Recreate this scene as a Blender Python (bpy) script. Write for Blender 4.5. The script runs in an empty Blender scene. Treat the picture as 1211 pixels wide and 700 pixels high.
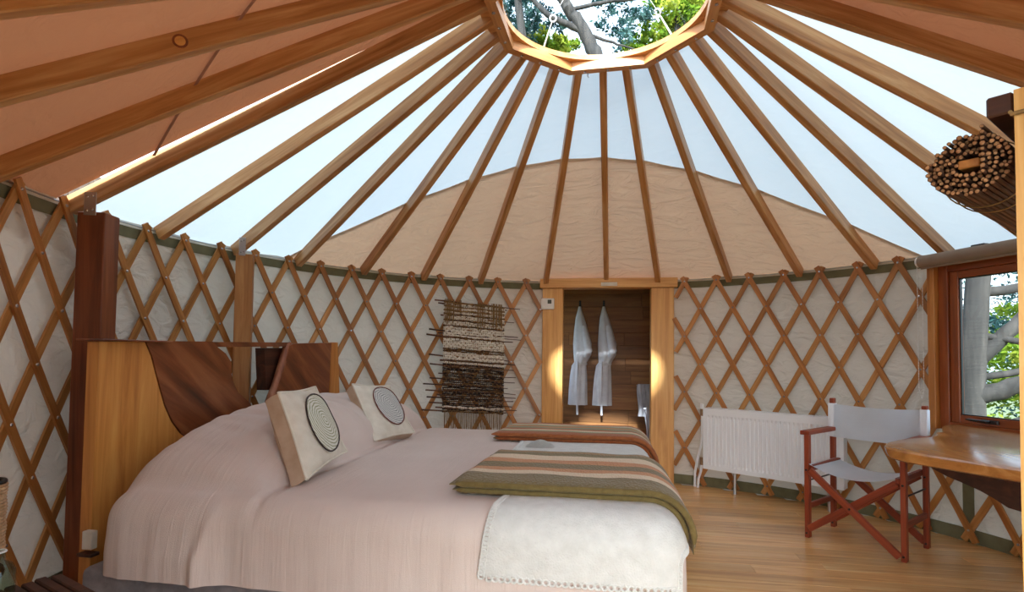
import bpy, bmesh, math, random
from mathutils import Vector, Matrix, noise
R_ = random.Random(7)
PI = math.pi
sc = bpy.context.scene
COL = sc.collection
V = Vector

# ------------------------------------------------------------------ camera
cam_d = bpy.data.cameras.new('camera')
cam = bpy.data.objects.new('camera', cam_d)
COL.objects.link(cam)
_r = V((0.987, 0.159, 0.0117)).normalized()
_f = V((-0.1593, 0.9865, 0.0379)).normalized()
_f = (_f - _r * _f.dot(_r)).normalized()
_u = _r.cross(_f)
cam.matrix_world = Matrix(((_r.x, _u.x, -_f.x, 0.0), (_r.y, _u.y, -_f.y, -2.769), (_r.z, _u.z, -_f.z, 1.15), (0, 0, 0, 1)))
cam_d.sensor_width = 36.0
cam_d.lens = 659.31 / 1211 * 36.0
cam_d.shift_y = (393.82 - 350) / 1211
cam_d.clip_start = 0.02
cam_d.clip_end = 200
sc.camera = cam

# ------------------------------------------------------------------ world, sun, exposure
W_ = bpy.data.worlds.new('sky')
sc.world = W_
W_.use_nodes = True
nt = W_.node_tree
nt.nodes.clear()
sky = nt.nodes.new('ShaderNodeTexSky')
sky.sky_type = 'NISHITA'
sky.sun_disc = False
sky.sun_elevation = math.radians(36)
sky.sun_rotation = math.radians(180)
sky.air_density = 1.0
sky.dust_density = 3.0
mixw = nt.nodes.new('ShaderNodeMix')
mixw.data_type = 'RGBA'
mixw.inputs['Factor'].default_value = 0.5
hsvw = nt.nodes.new('ShaderNodeHueSaturation')
hsvw.inputs['Saturation'].default_value = 0.55
hsvw.inputs['Value'].default_value = 0.28
nt.links.new(sky.outputs[0], hsvw.inputs['Color'])
nt.links.new(hsvw.outputs[0], mixw.inputs[6])
mixw.inputs[7].default_value = (1.02, 1.42, 1.78, 1)
bg = nt.nodes.new('ShaderNodeBackground')
bg.inputs['Strength'].default_value = 1.0
nt.links.new(mixw.outputs[2], bg.inputs['Color'])
wo = nt.nodes.new('ShaderNodeOutputWorld')
nt.links.new(bg.outputs[0], wo.inputs['Surface'])

sun_d = bpy.data.lights.new('sun', 'SUN')
sun_d.energy = 4.8
sun_d.angle = math.radians(2.0)
sun_d.color = (0.88, 0.965, 1.0)
sun = bpy.data.objects.new('sun', sun_d)
COL.objects.link(sun)
_sd = V((0.03, 2.5, -1.90)).normalized()          # travels from behind the camera down through the roof opening
sun.rotation_euler = _sd.to_track_quat('-Z', 'Y').to_euler()
sun.location = (-0.2, -6, 7)

sc.view_settings.view_transform = 'Standard'
sc.view_settings.look = 'None'
sc.view_settings.gamma = 1.0
sc.view_settings.use_curve_mapping = False
sc.view_settings.exposure = 1.36
sc.cycles.max_bounces = 14
sc.cycles.diffuse_bounces = 8
sc.cycles.transmission_bounces = 10
sc.cycles.transparent_max_bounces = 16
sc.cycles.sample_clamp_indirect = 8.0
sc.cycles.use_denoising = True

# ------------------------------------------------------------------ materials
def srgb(r, g, b):
    def c(v):
        v /= 255.0
        return v / 12.92 if v <= 0.04045 else ((v + 0.055) / 1.055) ** 2.4
    return (c(r), c(g), c(b), 1.0)

def base_mat(name):
    m = bpy.data.materials.new(name)
    m.use_nodes = True
    n = m.node_tree
    b = n.nodes['Principled BSDF']
    return m, n, b

def N(n, t, **kw):
    x = n.nodes.new(t)
    for k, v in kw.items():
        if k in x.inputs:
            x.inputs[k].default_value = v
        else:
            setattr(x, k, v)
    return x

def ramp(n, stops, interp='LINEAR'):
    r = n.nodes.new('ShaderNodeValToRGB')
    r.color_ramp.interpolation = interp
    e = r.color_ramp.elements
    while len(e) > 1:
        e.remove(e[-1])
    e[0].position, e[0].color = stops[0]
    for p, c in stops[1:]:
        k = e.new(p)
        k.color = c
    return r

def wood(name, dark, mid, light, rough=0.45, axis='X', scale=1.0, vary=0.25, bump=0.15, coat=0.0, stretch=14.0, rot=(0, 0, 0)):
    """grain runs along the chosen local axis of every piece; each object gets its own offset and tone"""
    m, n, b = base_mat(name)
    tc = N(n, 'ShaderNodeTexCoord')
    oi = N(n, 'ShaderNodeObjectInfo')
    mul = N(n, 'ShaderNodeMath', operation='MULTIPLY')
    mul.inputs[1].default_value = 37.0
    n.links.new(oi.outputs['Random'], mul.inputs[0])
    add = N(n, 'ShaderNodeVectorMath', operation='ADD')
    n.links.new(tc.outputs['Object'], add.inputs[0])
    n.links.new(mul.outputs[0], add.inputs[1])
    pre = N(n, 'ShaderNodeMapping')
    pre.inputs['Rotation'].default_value = rot
    n.links.new(add.outputs[0], pre.inputs['Vector'])
    mp = N(n, 'ShaderNodeMapping')
    s = [stretch * scale] * 3
    s['XYZ'.index(axis)] = 0.9 * scale
    mp.inputs['Scale'].default_value = s
    n.links.new(pre.outputs[0], mp.inputs['Vector'])
    n1 = N(n, 'ShaderNodeTexNoise')
    n1.inputs['Scale'].default_value = 1.6
    n1.inputs['Detail'].default_value = 7
    n1.inputs['Roughness'].default_value = 0.6
    n1.inputs['Distortion'].default_value = 0.7
    n.links.new(mp.outputs[0], n1.inputs['Vector'])
    rp = ramp(n, [(0.28, dark), (0.5, mid), (0.74, light)])
    n.links.new(n1.outputs['Fac'], rp.inputs[0])
    mr = N(n, 'ShaderNodeMapRange')
    mr.inputs['To Min'].default_value = 1 - vary
    mr.inputs['To Max'].default_value = 1 + vary
    n.links.new(oi.outputs['Random'], mr.inputs['Value'])
    hs = N(n, 'ShaderNodeHueSaturation')
    n.links.new(mr.outputs[0], hs.inputs['Value'])
    n.links.new(rp.outputs[0], hs.inputs['Color'])
    n.links.new(hs.outputs[0], b.inputs['Base Color'])
    b.inputs['Roughness'].default_value = rough
    if coat:
        b.inputs['Coat Weight'].default_value = coat
        b.inputs['Coat Roughness'].default_value = 0.18
    bp = N(n, 'ShaderNodeBump')
    bp.inputs['Strength'].default_value = bump
    bp.inputs['Distance'].default_value = 0.004
    n.links.new(n1.outputs['Fac'], bp.inputs['Height'])
    n.links.new(bp.outputs[0], b.inputs['Normal'])
    return m

def cloth(name, col, col2=None, rough=0.9, nscale=6.0, weave=400.0, bump=0.25, wrinkle=0.0, wr_scale=(3, 3, 3), dist=0.01, sheen=0.1):
    m, n, b = base_mat(name)
    tc = N(n, 'ShaderNodeTexCoord')
    n1 = N(n, 'ShaderNodeTexNoise')
    n1.inputs['Scale'].default_value = nscale
    n1.inputs['Detail'].default_value = 4
    n.links.new(tc.outputs['Object'], n1.inputs['Vector'])
    rp = ramp(n, [(0.3, col2 or col), (0.7, col)])
    n.links.new(n1.outputs['Fac'], rp.inputs[0])
    n.links.new(rp.outputs[0], b.inputs['Base Color'])
    b.inputs['Roughness'].default_value = rough
    b.inputs['Sheen Weight'].default_value = sheen
    b.inputs['Specular IOR Level'].default_value = 0.2
    n2 = N(n, 'ShaderNodeTexNoise')
    n2.inputs['Scale'].default_value = weave
    n.links.new(tc.outputs['Object'], n2.inputs['Vector'])
    bp = N(n, 'ShaderNodeBump')
    bp.inputs['Strength'].default_value = bump
    bp.inputs['Distance'].default_value = 0.003
    n.links.new(n2.outputs['Fac'], bp.inputs['Height'])
    last = bp
    if wrinkle:
        mp = N(n, 'ShaderNodeMapping')
        mp.inputs['Scale'].default_value = wr_scale
        n.links.new(tc.outputs['Object'], mp.inputs['Vector'])
        n3 = N(n, 'ShaderNodeTexNoise')
        n3.inputs['Scale'].default_value = 1.0
        n3.inputs['Detail'].default_value = 3
        n3.inputs['Distortion'].default_value = 0.8
        n.links.new(mp.outputs[0], n3.inputs['Vector'])
        b2 = N(n, 'ShaderNodeBump')
        b2.inputs['Strength'].default_value = wrinkle
        b2.inputs['Distance'].default_value = dist
        n.links.new(n3.outputs['Fac'], b2.inputs['Height'])
        n.links.new(bp.outputs[0], b2.inputs['Normal'])
        last = b2
    n.links.new(last.outputs[0], b.inputs['Normal'])
    return m

def plain(name, col, rough=0.5, metal=0.0, spec=0.5, nvar=0.06):
    m, n, b = base_mat(name)
    tc = N(n, 'ShaderNodeTexCoord')
    n1 = N(n, 'ShaderNodeTexNoise')
    n1.inputs['Scale'].default_value = 9.0
    n.links.new(tc.outputs['Object'], n1.inputs['Vector'])
    d = tuple(c * (1 - nvar) for c in col[:3]) + (1,)
    l = tuple(min(1, c * (1 + nvar)) for c in col[:3]) + (1,)
    rp = ramp(n, [(0.3, d), (0.7, l)])
    n.links.new(n1.outputs['Fac'], rp.inputs[0])
    n.links.new(rp.outputs[0], b.inputs['Base Color'])
    b.inputs['Roughness'].default_value = rough
    b.inputs['Metallic'].default_value = metal
    b.inputs['Specular IOR Level'].default_value = spec
    return m

def fabric_roof(name, diff, trans, mixf, wr=0.6, wd=0.02):
    """roof cloth: part of the light is reflected, part goes through and is spread"""
    m = bpy.data.materials.new(name)
    m.use_nodes = True
    n = m.node_tree
    n.nodes.clear()
    out = N(n, 'ShaderNodeOutputMaterial')
    d = N(n, 'ShaderNodeBsdfDiffuse')
    t = N(n, 'ShaderNodeBsdfTranslucent')
    t.inputs['Color'].default_value = trans
    mx = N(n, 'ShaderNodeMixShader')
    mx.inputs[0].default_value = mixf
    n.links.new(d.outputs[0], mx.inputs[1])
    n.links.new(t.outputs[0], mx.inputs[2])
    n.links.new(mx.outputs[0], out.inputs['Surface'])
    tc = N(n, 'ShaderNodeTexCoord')
    n1 = N(n, 'ShaderNodeTexNoise')
    n1.inputs['Scale'].default_value = 1.3
    n1.inputs['Detail'].default_value = 5
    n.links.new(tc.outputs['Object'], n1.inputs['Vector'])
    rp = ramp(n, [(0.3, tuple(c * 0.9 for c in diff[:3]) + (1,)), (0.7, diff)])
    n.links.new(n1.outputs['Fac'], rp.inputs[0])
    n.links.new(rp.outputs[0], d.inputs['Color'])
    mp = N(n, 'ShaderNodeMapping')
    mp.inputs['Scale'].default_value = (4, 9, 13)
    mp.inputs['Rotation'].default_value = (0.3, 0.2, 0.25)
    n.links.new(tc.outputs['Object'], mp.inputs['Vector'])
    n2 = N(n, 'ShaderNodeTexNoise')
    n2.inputs['Scale'].default_value = 1.0
    n2.inputs['Detail'].default_value = 3
    n2.inputs['Distortion'].default_value = 1.2
    n.links.new(mp.outputs[0], n2.inputs['Vector'])
    bp = N(n, 'ShaderNodeBump')
    bp.inputs['Strength'].default_value = wr
    bp.inputs['Distance'].default_value = wd
    n.links.new(n2.outputs['Fac'], bp.inputs['Height'])
    n.links.new(bp.outputs[0], d.inputs['Normal'])
    return m

def clear_glass(name, tint=(0.97, 0.98, 0.98, 1), refl=0.025):
    m = bpy.data.materials.new(name)
    m.use_nodes = True
    n = m.node_tree
    n.nodes.clear()
    out = N(n, 'ShaderNodeOutputMaterial')
    t = N(n, 'ShaderNodeBsdfTransparent')
    t.inputs['Color'].default_value = tint
    g = N(n, 'ShaderNodeBsdfGlossy')
    g.inputs['Roughness'].default_value = 0.02
    lw = N(n, 'ShaderNodeLayerWeight')
    pw = N(n, 'ShaderNodeMath', operation='POWER')
    pw.inputs[1].default_value = 5.0
    n.links.new(lw.outputs['Facing'], pw.inputs[0])
    fr = N(n, 'ShaderNodeMath', operation='MULTIPLY_ADD')
    fr.inputs[1].default_value = 0.7
    fr.inputs[2].default_value = refl
    n.links.new(pw.outputs[0], fr.inputs[0])
    mx = N(n, 'ShaderNodeMixShader')
    n.links.new(fr.outputs[0], mx.inputs[0])
    n.links.new(t.outputs[0], mx.inputs[1])
    n.links.new(g.outputs[0], mx.inputs[2])
    n.links.new(mx.outputs[0], out.inputs['Surface'])
    return m

def leaf_mat(name, a, b_, c):
    m = bpy.data.materials.new(name)
    m.use_nodes = True
    n = m.node_tree
    n.nodes.clear()
    out = N(n, 'ShaderNodeOutputMaterial')
    d = N(n, 'ShaderNodeBsdfDiffuse')
    t = N(n, 'ShaderNodeBsdfTranslucent')
    mx = N(n, 'ShaderNodeMixShader')
    mx.inputs[0].default_value = 0.4
    tc = N(n, 'ShaderNodeTexCoord')
    n1 = N(n, 'ShaderNodeTexNoise')
    n1.inputs['Scale'].default_value = 3.0
    n1.inputs['Detail'].default_value = 6
    n.links.new(tc.outputs['Object'], n1.inputs['Vector'])
    rp = ramp(n, [(0.32, a), (0.5, b_), (0.66, c)])
    n.links.new(n1.outputs['Fac'], rp.inputs[0])
    n.links.new(rp.outputs[0], d.inputs['Color'])
    n.links.new(rp.outputs[0], t.inputs['Color'])
    n.links.new(d.outputs[0], mx.inputs[1])
    n.links.new(t.outputs[0], mx.inputs[2])
    n.links.new(mx.outputs[0], out.inputs['Surface'])
    return m

def stripes(name, stops, weave_scale=(260, 260, 260)):
    """knitted stripes by the cloth's own width coordinate"""
    m, n, b = base_mat(name)
    uv = N(n, 'ShaderNodeUVMap')
    sep = N(n, 'ShaderNodeSeparateXYZ')
    n.links.new(uv.outputs[0], sep.inputs[0])
    ns = N(n, 'ShaderNodeTexNoise')
    ns.inputs['Scale'].default_value = 14
    n.links.new(uv.outputs[0], ns.inputs['Vector'])
    ad = N(n, 'ShaderNodeMath', operation='MULTIPLY_ADD')
    ad.inputs[1].default_value = 0.02
    n.links.new(ns.outputs['Fac'], ad.inputs[0])
    n.links.new(sep.outputs['Y'], ad.inputs[2])
    rp = ramp(n, stops, 'CONSTANT')
    n.links.new(ad.outputs[0], rp.inputs[0])
    n.links.new(rp.outputs[0], b.inputs['Base Color'])
    b.inputs['Roughness'].default_value = 0.95
    b.inputs['Specular IOR Level'].default_value = 0.1
    b.inputs['Sheen Weight'].default_value = 0.2
    mp = N(n, 'ShaderNodeMapping')
    mp.inputs['Scale'].default_value = (120, 45, 1)
    n.links.new(uv.outputs[0], mp.inputs['Vector'])
    w = N(n, 'ShaderNodeTexVoronoi')
    w.inputs['Scale'].default_value = 1.0
    n.links.new(mp.outputs[0], w.inputs['Vector'])
    bp = N(n, 'ShaderNodeBump')
    bp.inputs['Strength'].default_value = 0.7
    bp.inputs['Distance'].default_value = 0.006
    n.links.new(w.outputs['Distance'], bp.inputs['Height'])
    n.links.new(bp.outputs[0], b.inputs['Normal'])
    return m

M = {}
M['rafter'] = wood('rafter_wood', srgb(150, 94, 46), srgb(192, 136, 80), srgb(224, 178, 124), 0.36, vary=0.1)
M['slat_front_shaded'] = wood('slat_wood_shaded', srgb(140, 84, 38), srgb(172, 112, 56), srgb(198, 140, 80), 0.4, vary=0.15)  # same lath wood, toned darker for the side turned from the light
M['slat_back_lit'] = wood('slat_wood_lit', srgb(150, 94, 44), srgb(184, 126, 66), srgb(208, 154, 94), 0.4, vary=0.15)  # same lath wood, side light put into a lighter tone
M['post'] = wood('post_wood', srgb(140, 86, 42), srgb(174, 114, 60), srgb(198, 140, 82), 0.45, axis='X', vary=0.1)
M['dark_post'] = wood('dark_post_wood', srgb(92, 46, 22), srgb(124, 66, 34), srgb(150, 86, 48), 0.45, vary=0.05)
M['pine'] = wood('door_pine', srgb(196, 134, 66), srgb(222, 164, 92), srgb(238, 190, 122), 0.42, vary=0.06)
M['ring'] = wood('ring_wood', srgb(176, 112, 56), srgb(206, 144, 82), srgb(224, 172, 112), 0.45, vary=0.08)
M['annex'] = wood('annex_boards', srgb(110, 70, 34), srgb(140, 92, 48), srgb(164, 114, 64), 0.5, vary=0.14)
M['floor'] = wood('floor_boards', srgb(184, 128, 70), srgb(220, 168, 104), srgb(240, 204, 142), 0.3, vary=0.17, coat=0.4, bump=0.05)
M['headboard'] = wood('headboard_pine', srgb(176, 108, 48), srgb(206, 140, 68), srgb(222, 164, 90), 0.4, axis='Z', vary=0.05)
M['slab'] = wood('live_edge_slab', srgb(58, 28, 16), srgb(126, 68, 38), srgb(176, 112, 70), 0.3, axis='Y', vary=0.08, scale=0.6, stretch=8, bump=0.8, rot=(0.6, 0, 0))
M['slab_edge'] = wood('live_edge_rim', srgb(120, 66, 44), srgb(160, 98, 68), srgb(186, 128, 94), 0.5, axis='Z', vary=0.05)
M['mahogany'] = wood('chair_mahogany', srgb(104, 40, 22), srgb(140, 60, 34), srgb(164, 80, 48), 0.4, vary=0.08)
M['desk'] = wood('desk_wood', srgb(146, 92, 42), srgb(188, 130, 68), srgb(214, 162, 98), 0.22, axis='Y', vary=0.03, coat=0.5, scale=0.6)
M['dark_wood'] = wood('dark_bracket_wood', srgb(44, 22, 14), srgb(66, 34, 20), srgb(92, 50, 30), 0.5, axis='Y', vary=0.05)
M['redwood'] = wood('window_redwood', srgb(116, 54, 24), srgb(148, 76, 36), srgb(172, 98, 52), 0.3, vary=0.08)
M['casing'] = wood('window_casing_wood', srgb(160, 96, 42), srgb(192, 124, 60), srgb(212, 150, 82), 0.35, vary=0.06)
M['stick'] = wood('twig_bark', srgb(48, 26, 16), srgb(82, 50, 32), srgb(120, 80, 54), 0.7, vary=0.3)
M['stick_end'] = wood('twig_cut', srgb(120, 76, 44), srgb(164, 112, 70), srgb(190, 140, 94), 0.7, vary=0.2, scale=4)
M['weft_white'] = cloth('raw_white_wool', srgb(240, 232, 218), srgb(204, 192, 172), nscale=40, weave=300, bump=0.8)
M['weft_brown'] = cloth('brown_twine', srgb(120, 88, 56), srgb(58, 40, 28), nscale=60, weave=300, bump=0.8)
M['weft_black'] = cloth('dark_brown_wool', srgb(56, 40, 32), srgb(28, 20, 18), nscale=40, weave=300, bump=0.8)
M['warp'] = cloth('ochre_warp', srgb(164, 130, 82), srgb(112, 84, 50), nscale=50, weave=300, bump=0.8)
M['wall_old'] = cloth('wall_canvas', srgb(214, 200, 186), srgb(204, 189, 175), nscale=2.5, weave=500, bump=0.1, wrinkle=0.9, wr_scale=(5, 5, 2.2), dist=0.025)
M['olive'] = cloth('olive_webbing', srgb(122, 118, 88), srgb(106, 102, 76), nscale=12, weave=400)
M['spread'] = cloth('dusty_pink_bedspread', srgb(216, 200, 190), srgb(208, 190, 180), nscale=3, weave=420, bump=0.35, wrinkle=0.5, wr_scale=(38, 3, 3), dist=0.006)
M['base_cloth'] = cloth('grey_bed_base_cloth', srgb(150, 142, 142), srgb(122, 116, 118), nscale=20, weave=300, bump=0.8)
M['throw'] = cloth('white_cotton_throw', srgb(220, 220, 215), srgb(206, 206, 200), nscale=24, weave=160, bump=1.0, wrinkle=0.8, wr_scale=(26, 26, 26), dist=0.004)
M['cushion_cream'] = cloth('cream_linen', srgb(226, 218, 202), srgb(208, 198, 180), nscale=14, weave=350, bump=0.5, wrinkle=0.5, wr_scale=(9, 9, 9), dist=0.008)
M['cushion_tan'] = cloth('tan_linen', srgb(196, 170, 146), srgb(178, 150, 124), nscale=14, weave=350, bump=0.5)
M['piping_dark'] = cloth('charcoal_piping', srgb(72, 56, 52), srgb(52, 40, 38), nscale=30)
M['piping_red'] = cloth('rust_piping', srgb(122, 66, 54), srgb(98, 48, 40), nscale=30)
M['robe'] = cloth('white_towelling', srgb(226, 228, 234), srgb(206, 208, 216), nscale=12, weave=260, bump=0.8, wrinkle=0.6, wr_scale=(24, 24, 4), dist=0.01)
M['canvas'] = cloth('white_chair_canvas', srgb(236, 242, 248), srgb(230, 236, 242), nscale=8, weave=500, bump=0.3, wrinkle=0.25, wr_scale=(3, 3, 70), dist=0.004)
M['blind'] = cloth('taupe_blind', srgb(150, 130, 112), srgb(138, 118, 100), nscale=8, weave=500)
M['enamel'] = plain('white_enamel', srgb(240, 244, 246), 0.3, nvar=0.01)
M['plastic'] = plain('white_plastic', srgb(232, 230, 224), 0.4, nvar=0.02)
M['lcd'] = plain('grey_display', srgb(90, 98, 90), 0.2)
M['steel'] = plain('galvanised_steel', srgb(186, 190, 194), 0.3, metal=0.9)
M['bolt'] = plain('bolt_steel', srgb(214, 214, 216), 0.25, metal=0.7)
M['black'] = plain('black_metal', srgb(26, 24, 24), 0.4)
M['copper'] = plain('brass_valve', srgb(150, 120, 90), 0.35, metal=0.8)
M['slate'] = plain('dark_tile', srgb(62, 62, 64), 0.4)
M['wall'] = fabric_roof('wall_canvas_cloth', srgb(226, 218, 206), srgb(216, 210, 200), 0.08, 1.0)
M['strip'] = fabric_roof('white_translucent_membrane', srgb(226, 232, 240), srgb(202, 214, 218), 0.275, 0.5)
M['seam'] = cloth('seam_tape_cloth', srgb(178, 124, 96), srgb(164, 112, 86))
M['sun_diffuser'] = fabric_roof('sun_diffuser_cloth', srgb(246, 246, 246), srgb(248, 248, 248), 0.9, 0.3)  # cloth of the added canopy, turns sun into soft light for the room
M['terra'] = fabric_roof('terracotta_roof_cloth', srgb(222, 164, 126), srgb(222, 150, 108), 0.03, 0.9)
M['terra_lit'] = fabric_roof('terracotta_cloth_lit', srgb(228, 204, 180), srgb(224, 184, 150), 0.12, 1.0, 0.06)  # same terracotta cloth at the back, brighter light put into a paler colour
M['glass'] = clear_glass('pane_glass')
M['acrylic'] = clear_glass('dome_acrylic', (0.96, 0.98, 1.0, 1))
M['bottle'] = clear_glass('bottle_glass', (0.75, 0.8, 0.74, 1))
M['wicker'] = cloth('pale_wicker', srgb(196, 160, 120), srgb(160, 122, 84), nscale=60, weave=200, bump=1.0)
M['bark'] = wood('grey_bark', srgb(26, 26, 26), srgb(50, 48, 46), srgb(80, 76, 72), 0.9, axis='Z', scale=0.5, bump=0.8, vary=0.1)
M['leaf_dark'] = leaf_mat('blue_green_leaves', srgb(30, 56, 58), srgb(58, 92, 92), srgb(104, 138, 130))
M['leaf_bright'] = leaf_mat('yellow_green_leaves', srgb(64, 96, 32), srgb(118, 148, 48), srgb(196, 196, 84))
M['grass'] = cloth('grass_ground', srgb(96, 112, 60), srgb(70, 82, 44), nscale=5)
M['roofing'] = plain('grey_roofing', srgb(120, 122, 124), 0.8)
M['deck'] = wood('deck_boards', srgb(110, 92, 74), srgb(140, 118, 96), srgb(160, 140, 116), 0.7)
M['low_bounce_deck'] = wood('low_bounce_deck_boards', srgb(66, 66, 68), srgb(80, 80, 82), srgb(94, 94, 96), 0.7)  # deck under the added canopy, darkened to cut bounce light

# ------------------------------------------------------------------ mesh helpers
WM = {}
def wm(o):
    return WM.get(o.name, Matrix())

def tag(o, label=None, cat=None, group=None, kind=None):
    if label: o['label'] = label
    if cat: o['category'] = cat
    if group: o['group'] = group
    if kind: o['kind'] = kind
    return o

def empty(name, loc=(0, 0, 0), rotz=0.0, label=None, cat=None, group=None, kind=None, Mx=None):
    o = bpy.data.objects.new(name, None)
    o.empty_display_size = 0.05
    COL.objects.link(o)
    mm = Mx if Mx is not None else Matrix.Translation(loc) @ Matrix.Rotation(rotz, 4, 'Z')
    o.matrix_basis = mm
    WM[o.name] = mm.copy()
    return tag(o, label, cat, group, kind)

def link(name, me, parent=None, world=None):
    o = bpy.data.objects.new(name, me)
    COL.objects.link(o)
    w = world if world is not None else Matrix()
    if parent is not None:
        o.parent = parent
        o.matrix_basis = wm(parent).inverted() @ w
    else:
        o.matrix_basis = w
    WM[o.name] = w.copy()
    return o

def mesh_of(bm, name, mat, smooth=False):
    me = bpy.data.meshes.new(name)
    bm.to_mesh(me)
    bm.free()
    me.materials.append(mat)
    if smooth:
        for p in me.polygons:
            p.use_smooth = True
        try:
            me.set_sharp_from_angle(angle=math.radians(smooth if smooth is not True else 40))
        except Exception:
            pass
    return me

def obj(name, bm, mat, parent=None, world=None, smooth=False):
    """bm holds world coordinates, or local ones when 'world' is given; a part is re-based on its parent"""
    me = mesh_of(bm, name, mat, smooth)
    if world is None:
        w = wm(parent).copy() if parent is not None else Matrix()
        if parent is not None:
            me.transform(w.inverted())
        else:
            c = V((0, 0, 0))
            if len(me.vertices):
                xs = [v.co for v in me.vertices]
                c = V((sum(v.x for v in xs) / len(xs), sum(v.y for v in xs) / len(xs), min(v.z for v in xs)))
            w = Matrix.Translation(c)
            me.transform(w.inverted())
        return link(name, me, parent, w)
    return link(name, me, parent, world)

def BM():
    return bmesh.new()

def box(bm, lo, hi, Mx=None, bev=0.0, seg=1):
    r = bmesh.ops.create_cube(bm, size=1.0)
    vs = r['verts']
    for v in vs:
        v.co = V(((v.co.x + .5) * (hi[0] - lo[0]) + lo[0], (v.co.y + .5) * (hi[1] - lo[1]) + lo[1], (v.co.z + .5) * (hi[2] - lo[2]) + lo[2]))
    if bev:
        es = list({e for v in vs for e in v.link_edges})
        rr = bmesh.ops.bevel(bm, geom=es, offset=bev, segments=seg, affect='EDGES', profile=0.5)
        vs = list({v for f in rr['faces'] for v in f.verts} | {v for v in vs if v.is_valid})
    if Mx is not None:
        for v in vs:
            v.co = Mx @ v.co
    return vs

def axes(A, B, up=(0, 0, 1)):
    A, B, up = V(A), V(B), V(up)
    X = (B - A).normalized()
    Z = (up - X * up.dot(X)).normalized()
    Y = Z.cross(X)
    m = Matrix.Identity(4)
    for i in range(3):
        m[i][0], m[i][1], m[i][2], m[i][3] = X[i], Y[i], Z[i], A[i]
    return m, (B - A).length

def beam(name, A, B, w, d, mat, parent=None, up=(0, 0, 1), bev=0.003):
    """a stick of timber from A to B; local X runs along it, w across, d along 'up'"""
    m, L = axes(A, B, up)
    bm = BM()
    box(bm, (0, -w / 2, -d / 2), (L, w / 2, d / 2), bev=min(bev, w * .3, d * .3))
    return obj(name, bm, mat, parent, world=m)

def tube(bm, pts, rad, n=8, caps=True):
    pts = [V(p) for p in pts]
    rads = rad if isinstance(rad, (list, tuple)) else [rad] * len(pts)
    rings = []
    prev = None
    for i, p in enumerate(pts):
        t = (pts[min(i + 1, len(pts) - 1)] - pts[max(i - 1, 0)])
        t = t.normalized() if t.length > 1e-9 else V((0, 0, 1))
        if prev is None:
            a = V((0, 0, 1)) if abs(t.z) < 0.9 else V((1, 0, 0))
            nx = t.cross(a).normalized()
        else:
            nx = (prev - t * prev.dot(t)).normalized()
        prev = nx
        ny = t.cross(nx)
        rings.append([bm.verts.new(p + (nx * math.cos(2 * PI * k / n) + ny * math.sin(2 * PI * k / n)) * rads[i]) for k in range(n)])
    for a, b in zip(rings, rings[1:]):
        for k in range(n):
            bm.faces.new((a[k], a[(k + 1) % n], b[(k + 1) % n], b[k]))
    if caps:
        bm.faces.new(rings[0][::-1])
        bm.faces.new(rings[-1])

def torus(bm, c, axis, R, r, n=20, m=8):
    axis = V(axis).normalized()
    a = V((0, 0, 1)) if abs(axis.z) < 0.9 else V((1, 0, 0))
    x = axis.cross(a).normalized()
    y = axis.cross(x)
    rings = []
    for i in range(n):
        t = 2 * PI * i / n
        d = x * math.cos(t) + y * math.sin(t)
        rings.append([bm.verts.new(V(c) + d * (R + r * math.cos(2 * PI * k / m)) + axis * r * math.sin(2 * PI * k / m)) for k in range(m)])
    for i in range(n):
        a_, b_ = rings[i], rings[(i + 1) % n]
        for k in range(m):
            bm.faces.new((a_[k], b_[k], b_[(k + 1) % m], a_[(k + 1) % m]))

def prism(bm, poly, fn0, fn1):
    """poly: list of 2D points; fn0 / fn1 map each to the two 3D faces"""
    a = [bm.verts.new(fn0(p)) for p in poly]
    b = [bm.verts.new(fn1(p)) for p in poly]
    bm.faces.new(a[::-1])
    bm.faces.new(b)
    for i in range(len(poly)):
        j = (i + 1) % len(poly)
        bm.faces.new((a[i], a[j], b[j], b[i]))

def lathe(bm, prof, c=(0, 0, 0), n=24, close=True):
    rings = []
    for r, z in prof:
        rings.append([bm.verts.new((c[0] + r * math.cos(2 * PI * k / n), c[1] + r * math.sin(2 * PI * k / n), c[2] + z)) for k in range(n)])
    for a, b in zip(rings, rings[1:]):
        for k in range(n):
            bm.faces.new((a[k], a[(k + 1) % n], b[(k + 1) % n], b[k]))
    if close:
        bm.faces.new(rings[0][::-1])
        bm.faces.new(rings[-1])

def fix(bm):
    bmesh.ops.recalc_face_normals(bm, faces=bm.faces[:])
    return bm

def pol(deg, r, z):
    a = math.radians(deg)
    return V((r * math.sin(a), r * math.cos(a), z))

def smooth_closed(poly, k=2):
    for _ in range(k):
        out = []
        for i in range(len(poly)):
            p, q = poly[i], poly[(i + 1) % len(poly)]
            out += [(p[0] * .75 + q[0] * .25, p[1] * .75 + q[1] * .25), (p[0] * .25 + q[0] * .75, p[1] * .25 + q[1] * .75)]
        poly = out
    return poly

def grid_mesh(bm, rows, thick=None, closed_rows=False):
    vs = [[bm.verts.new(p) for p in r] for r in rows]
    for i in range(len(vs) - 1):
        for j in range(len(vs[0]) - 1):
            bm.faces.new((vs[i][j], vs[i][j + 1], vs[i + 1][j + 1], vs[i + 1][j]))
    return vs

# ------------------------------------------------------------------ ground, floor
RW = 2.605                      # canvas wall radius
bm = BM()
bmesh.ops.create_circle(bm, cap_ends=True, radius=40, segments=48, matrix=Matrix.Translation((0, 0, -0.32)))
ground = obj('ground', bm, M['grass']); tag(ground, kind='structure')

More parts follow.
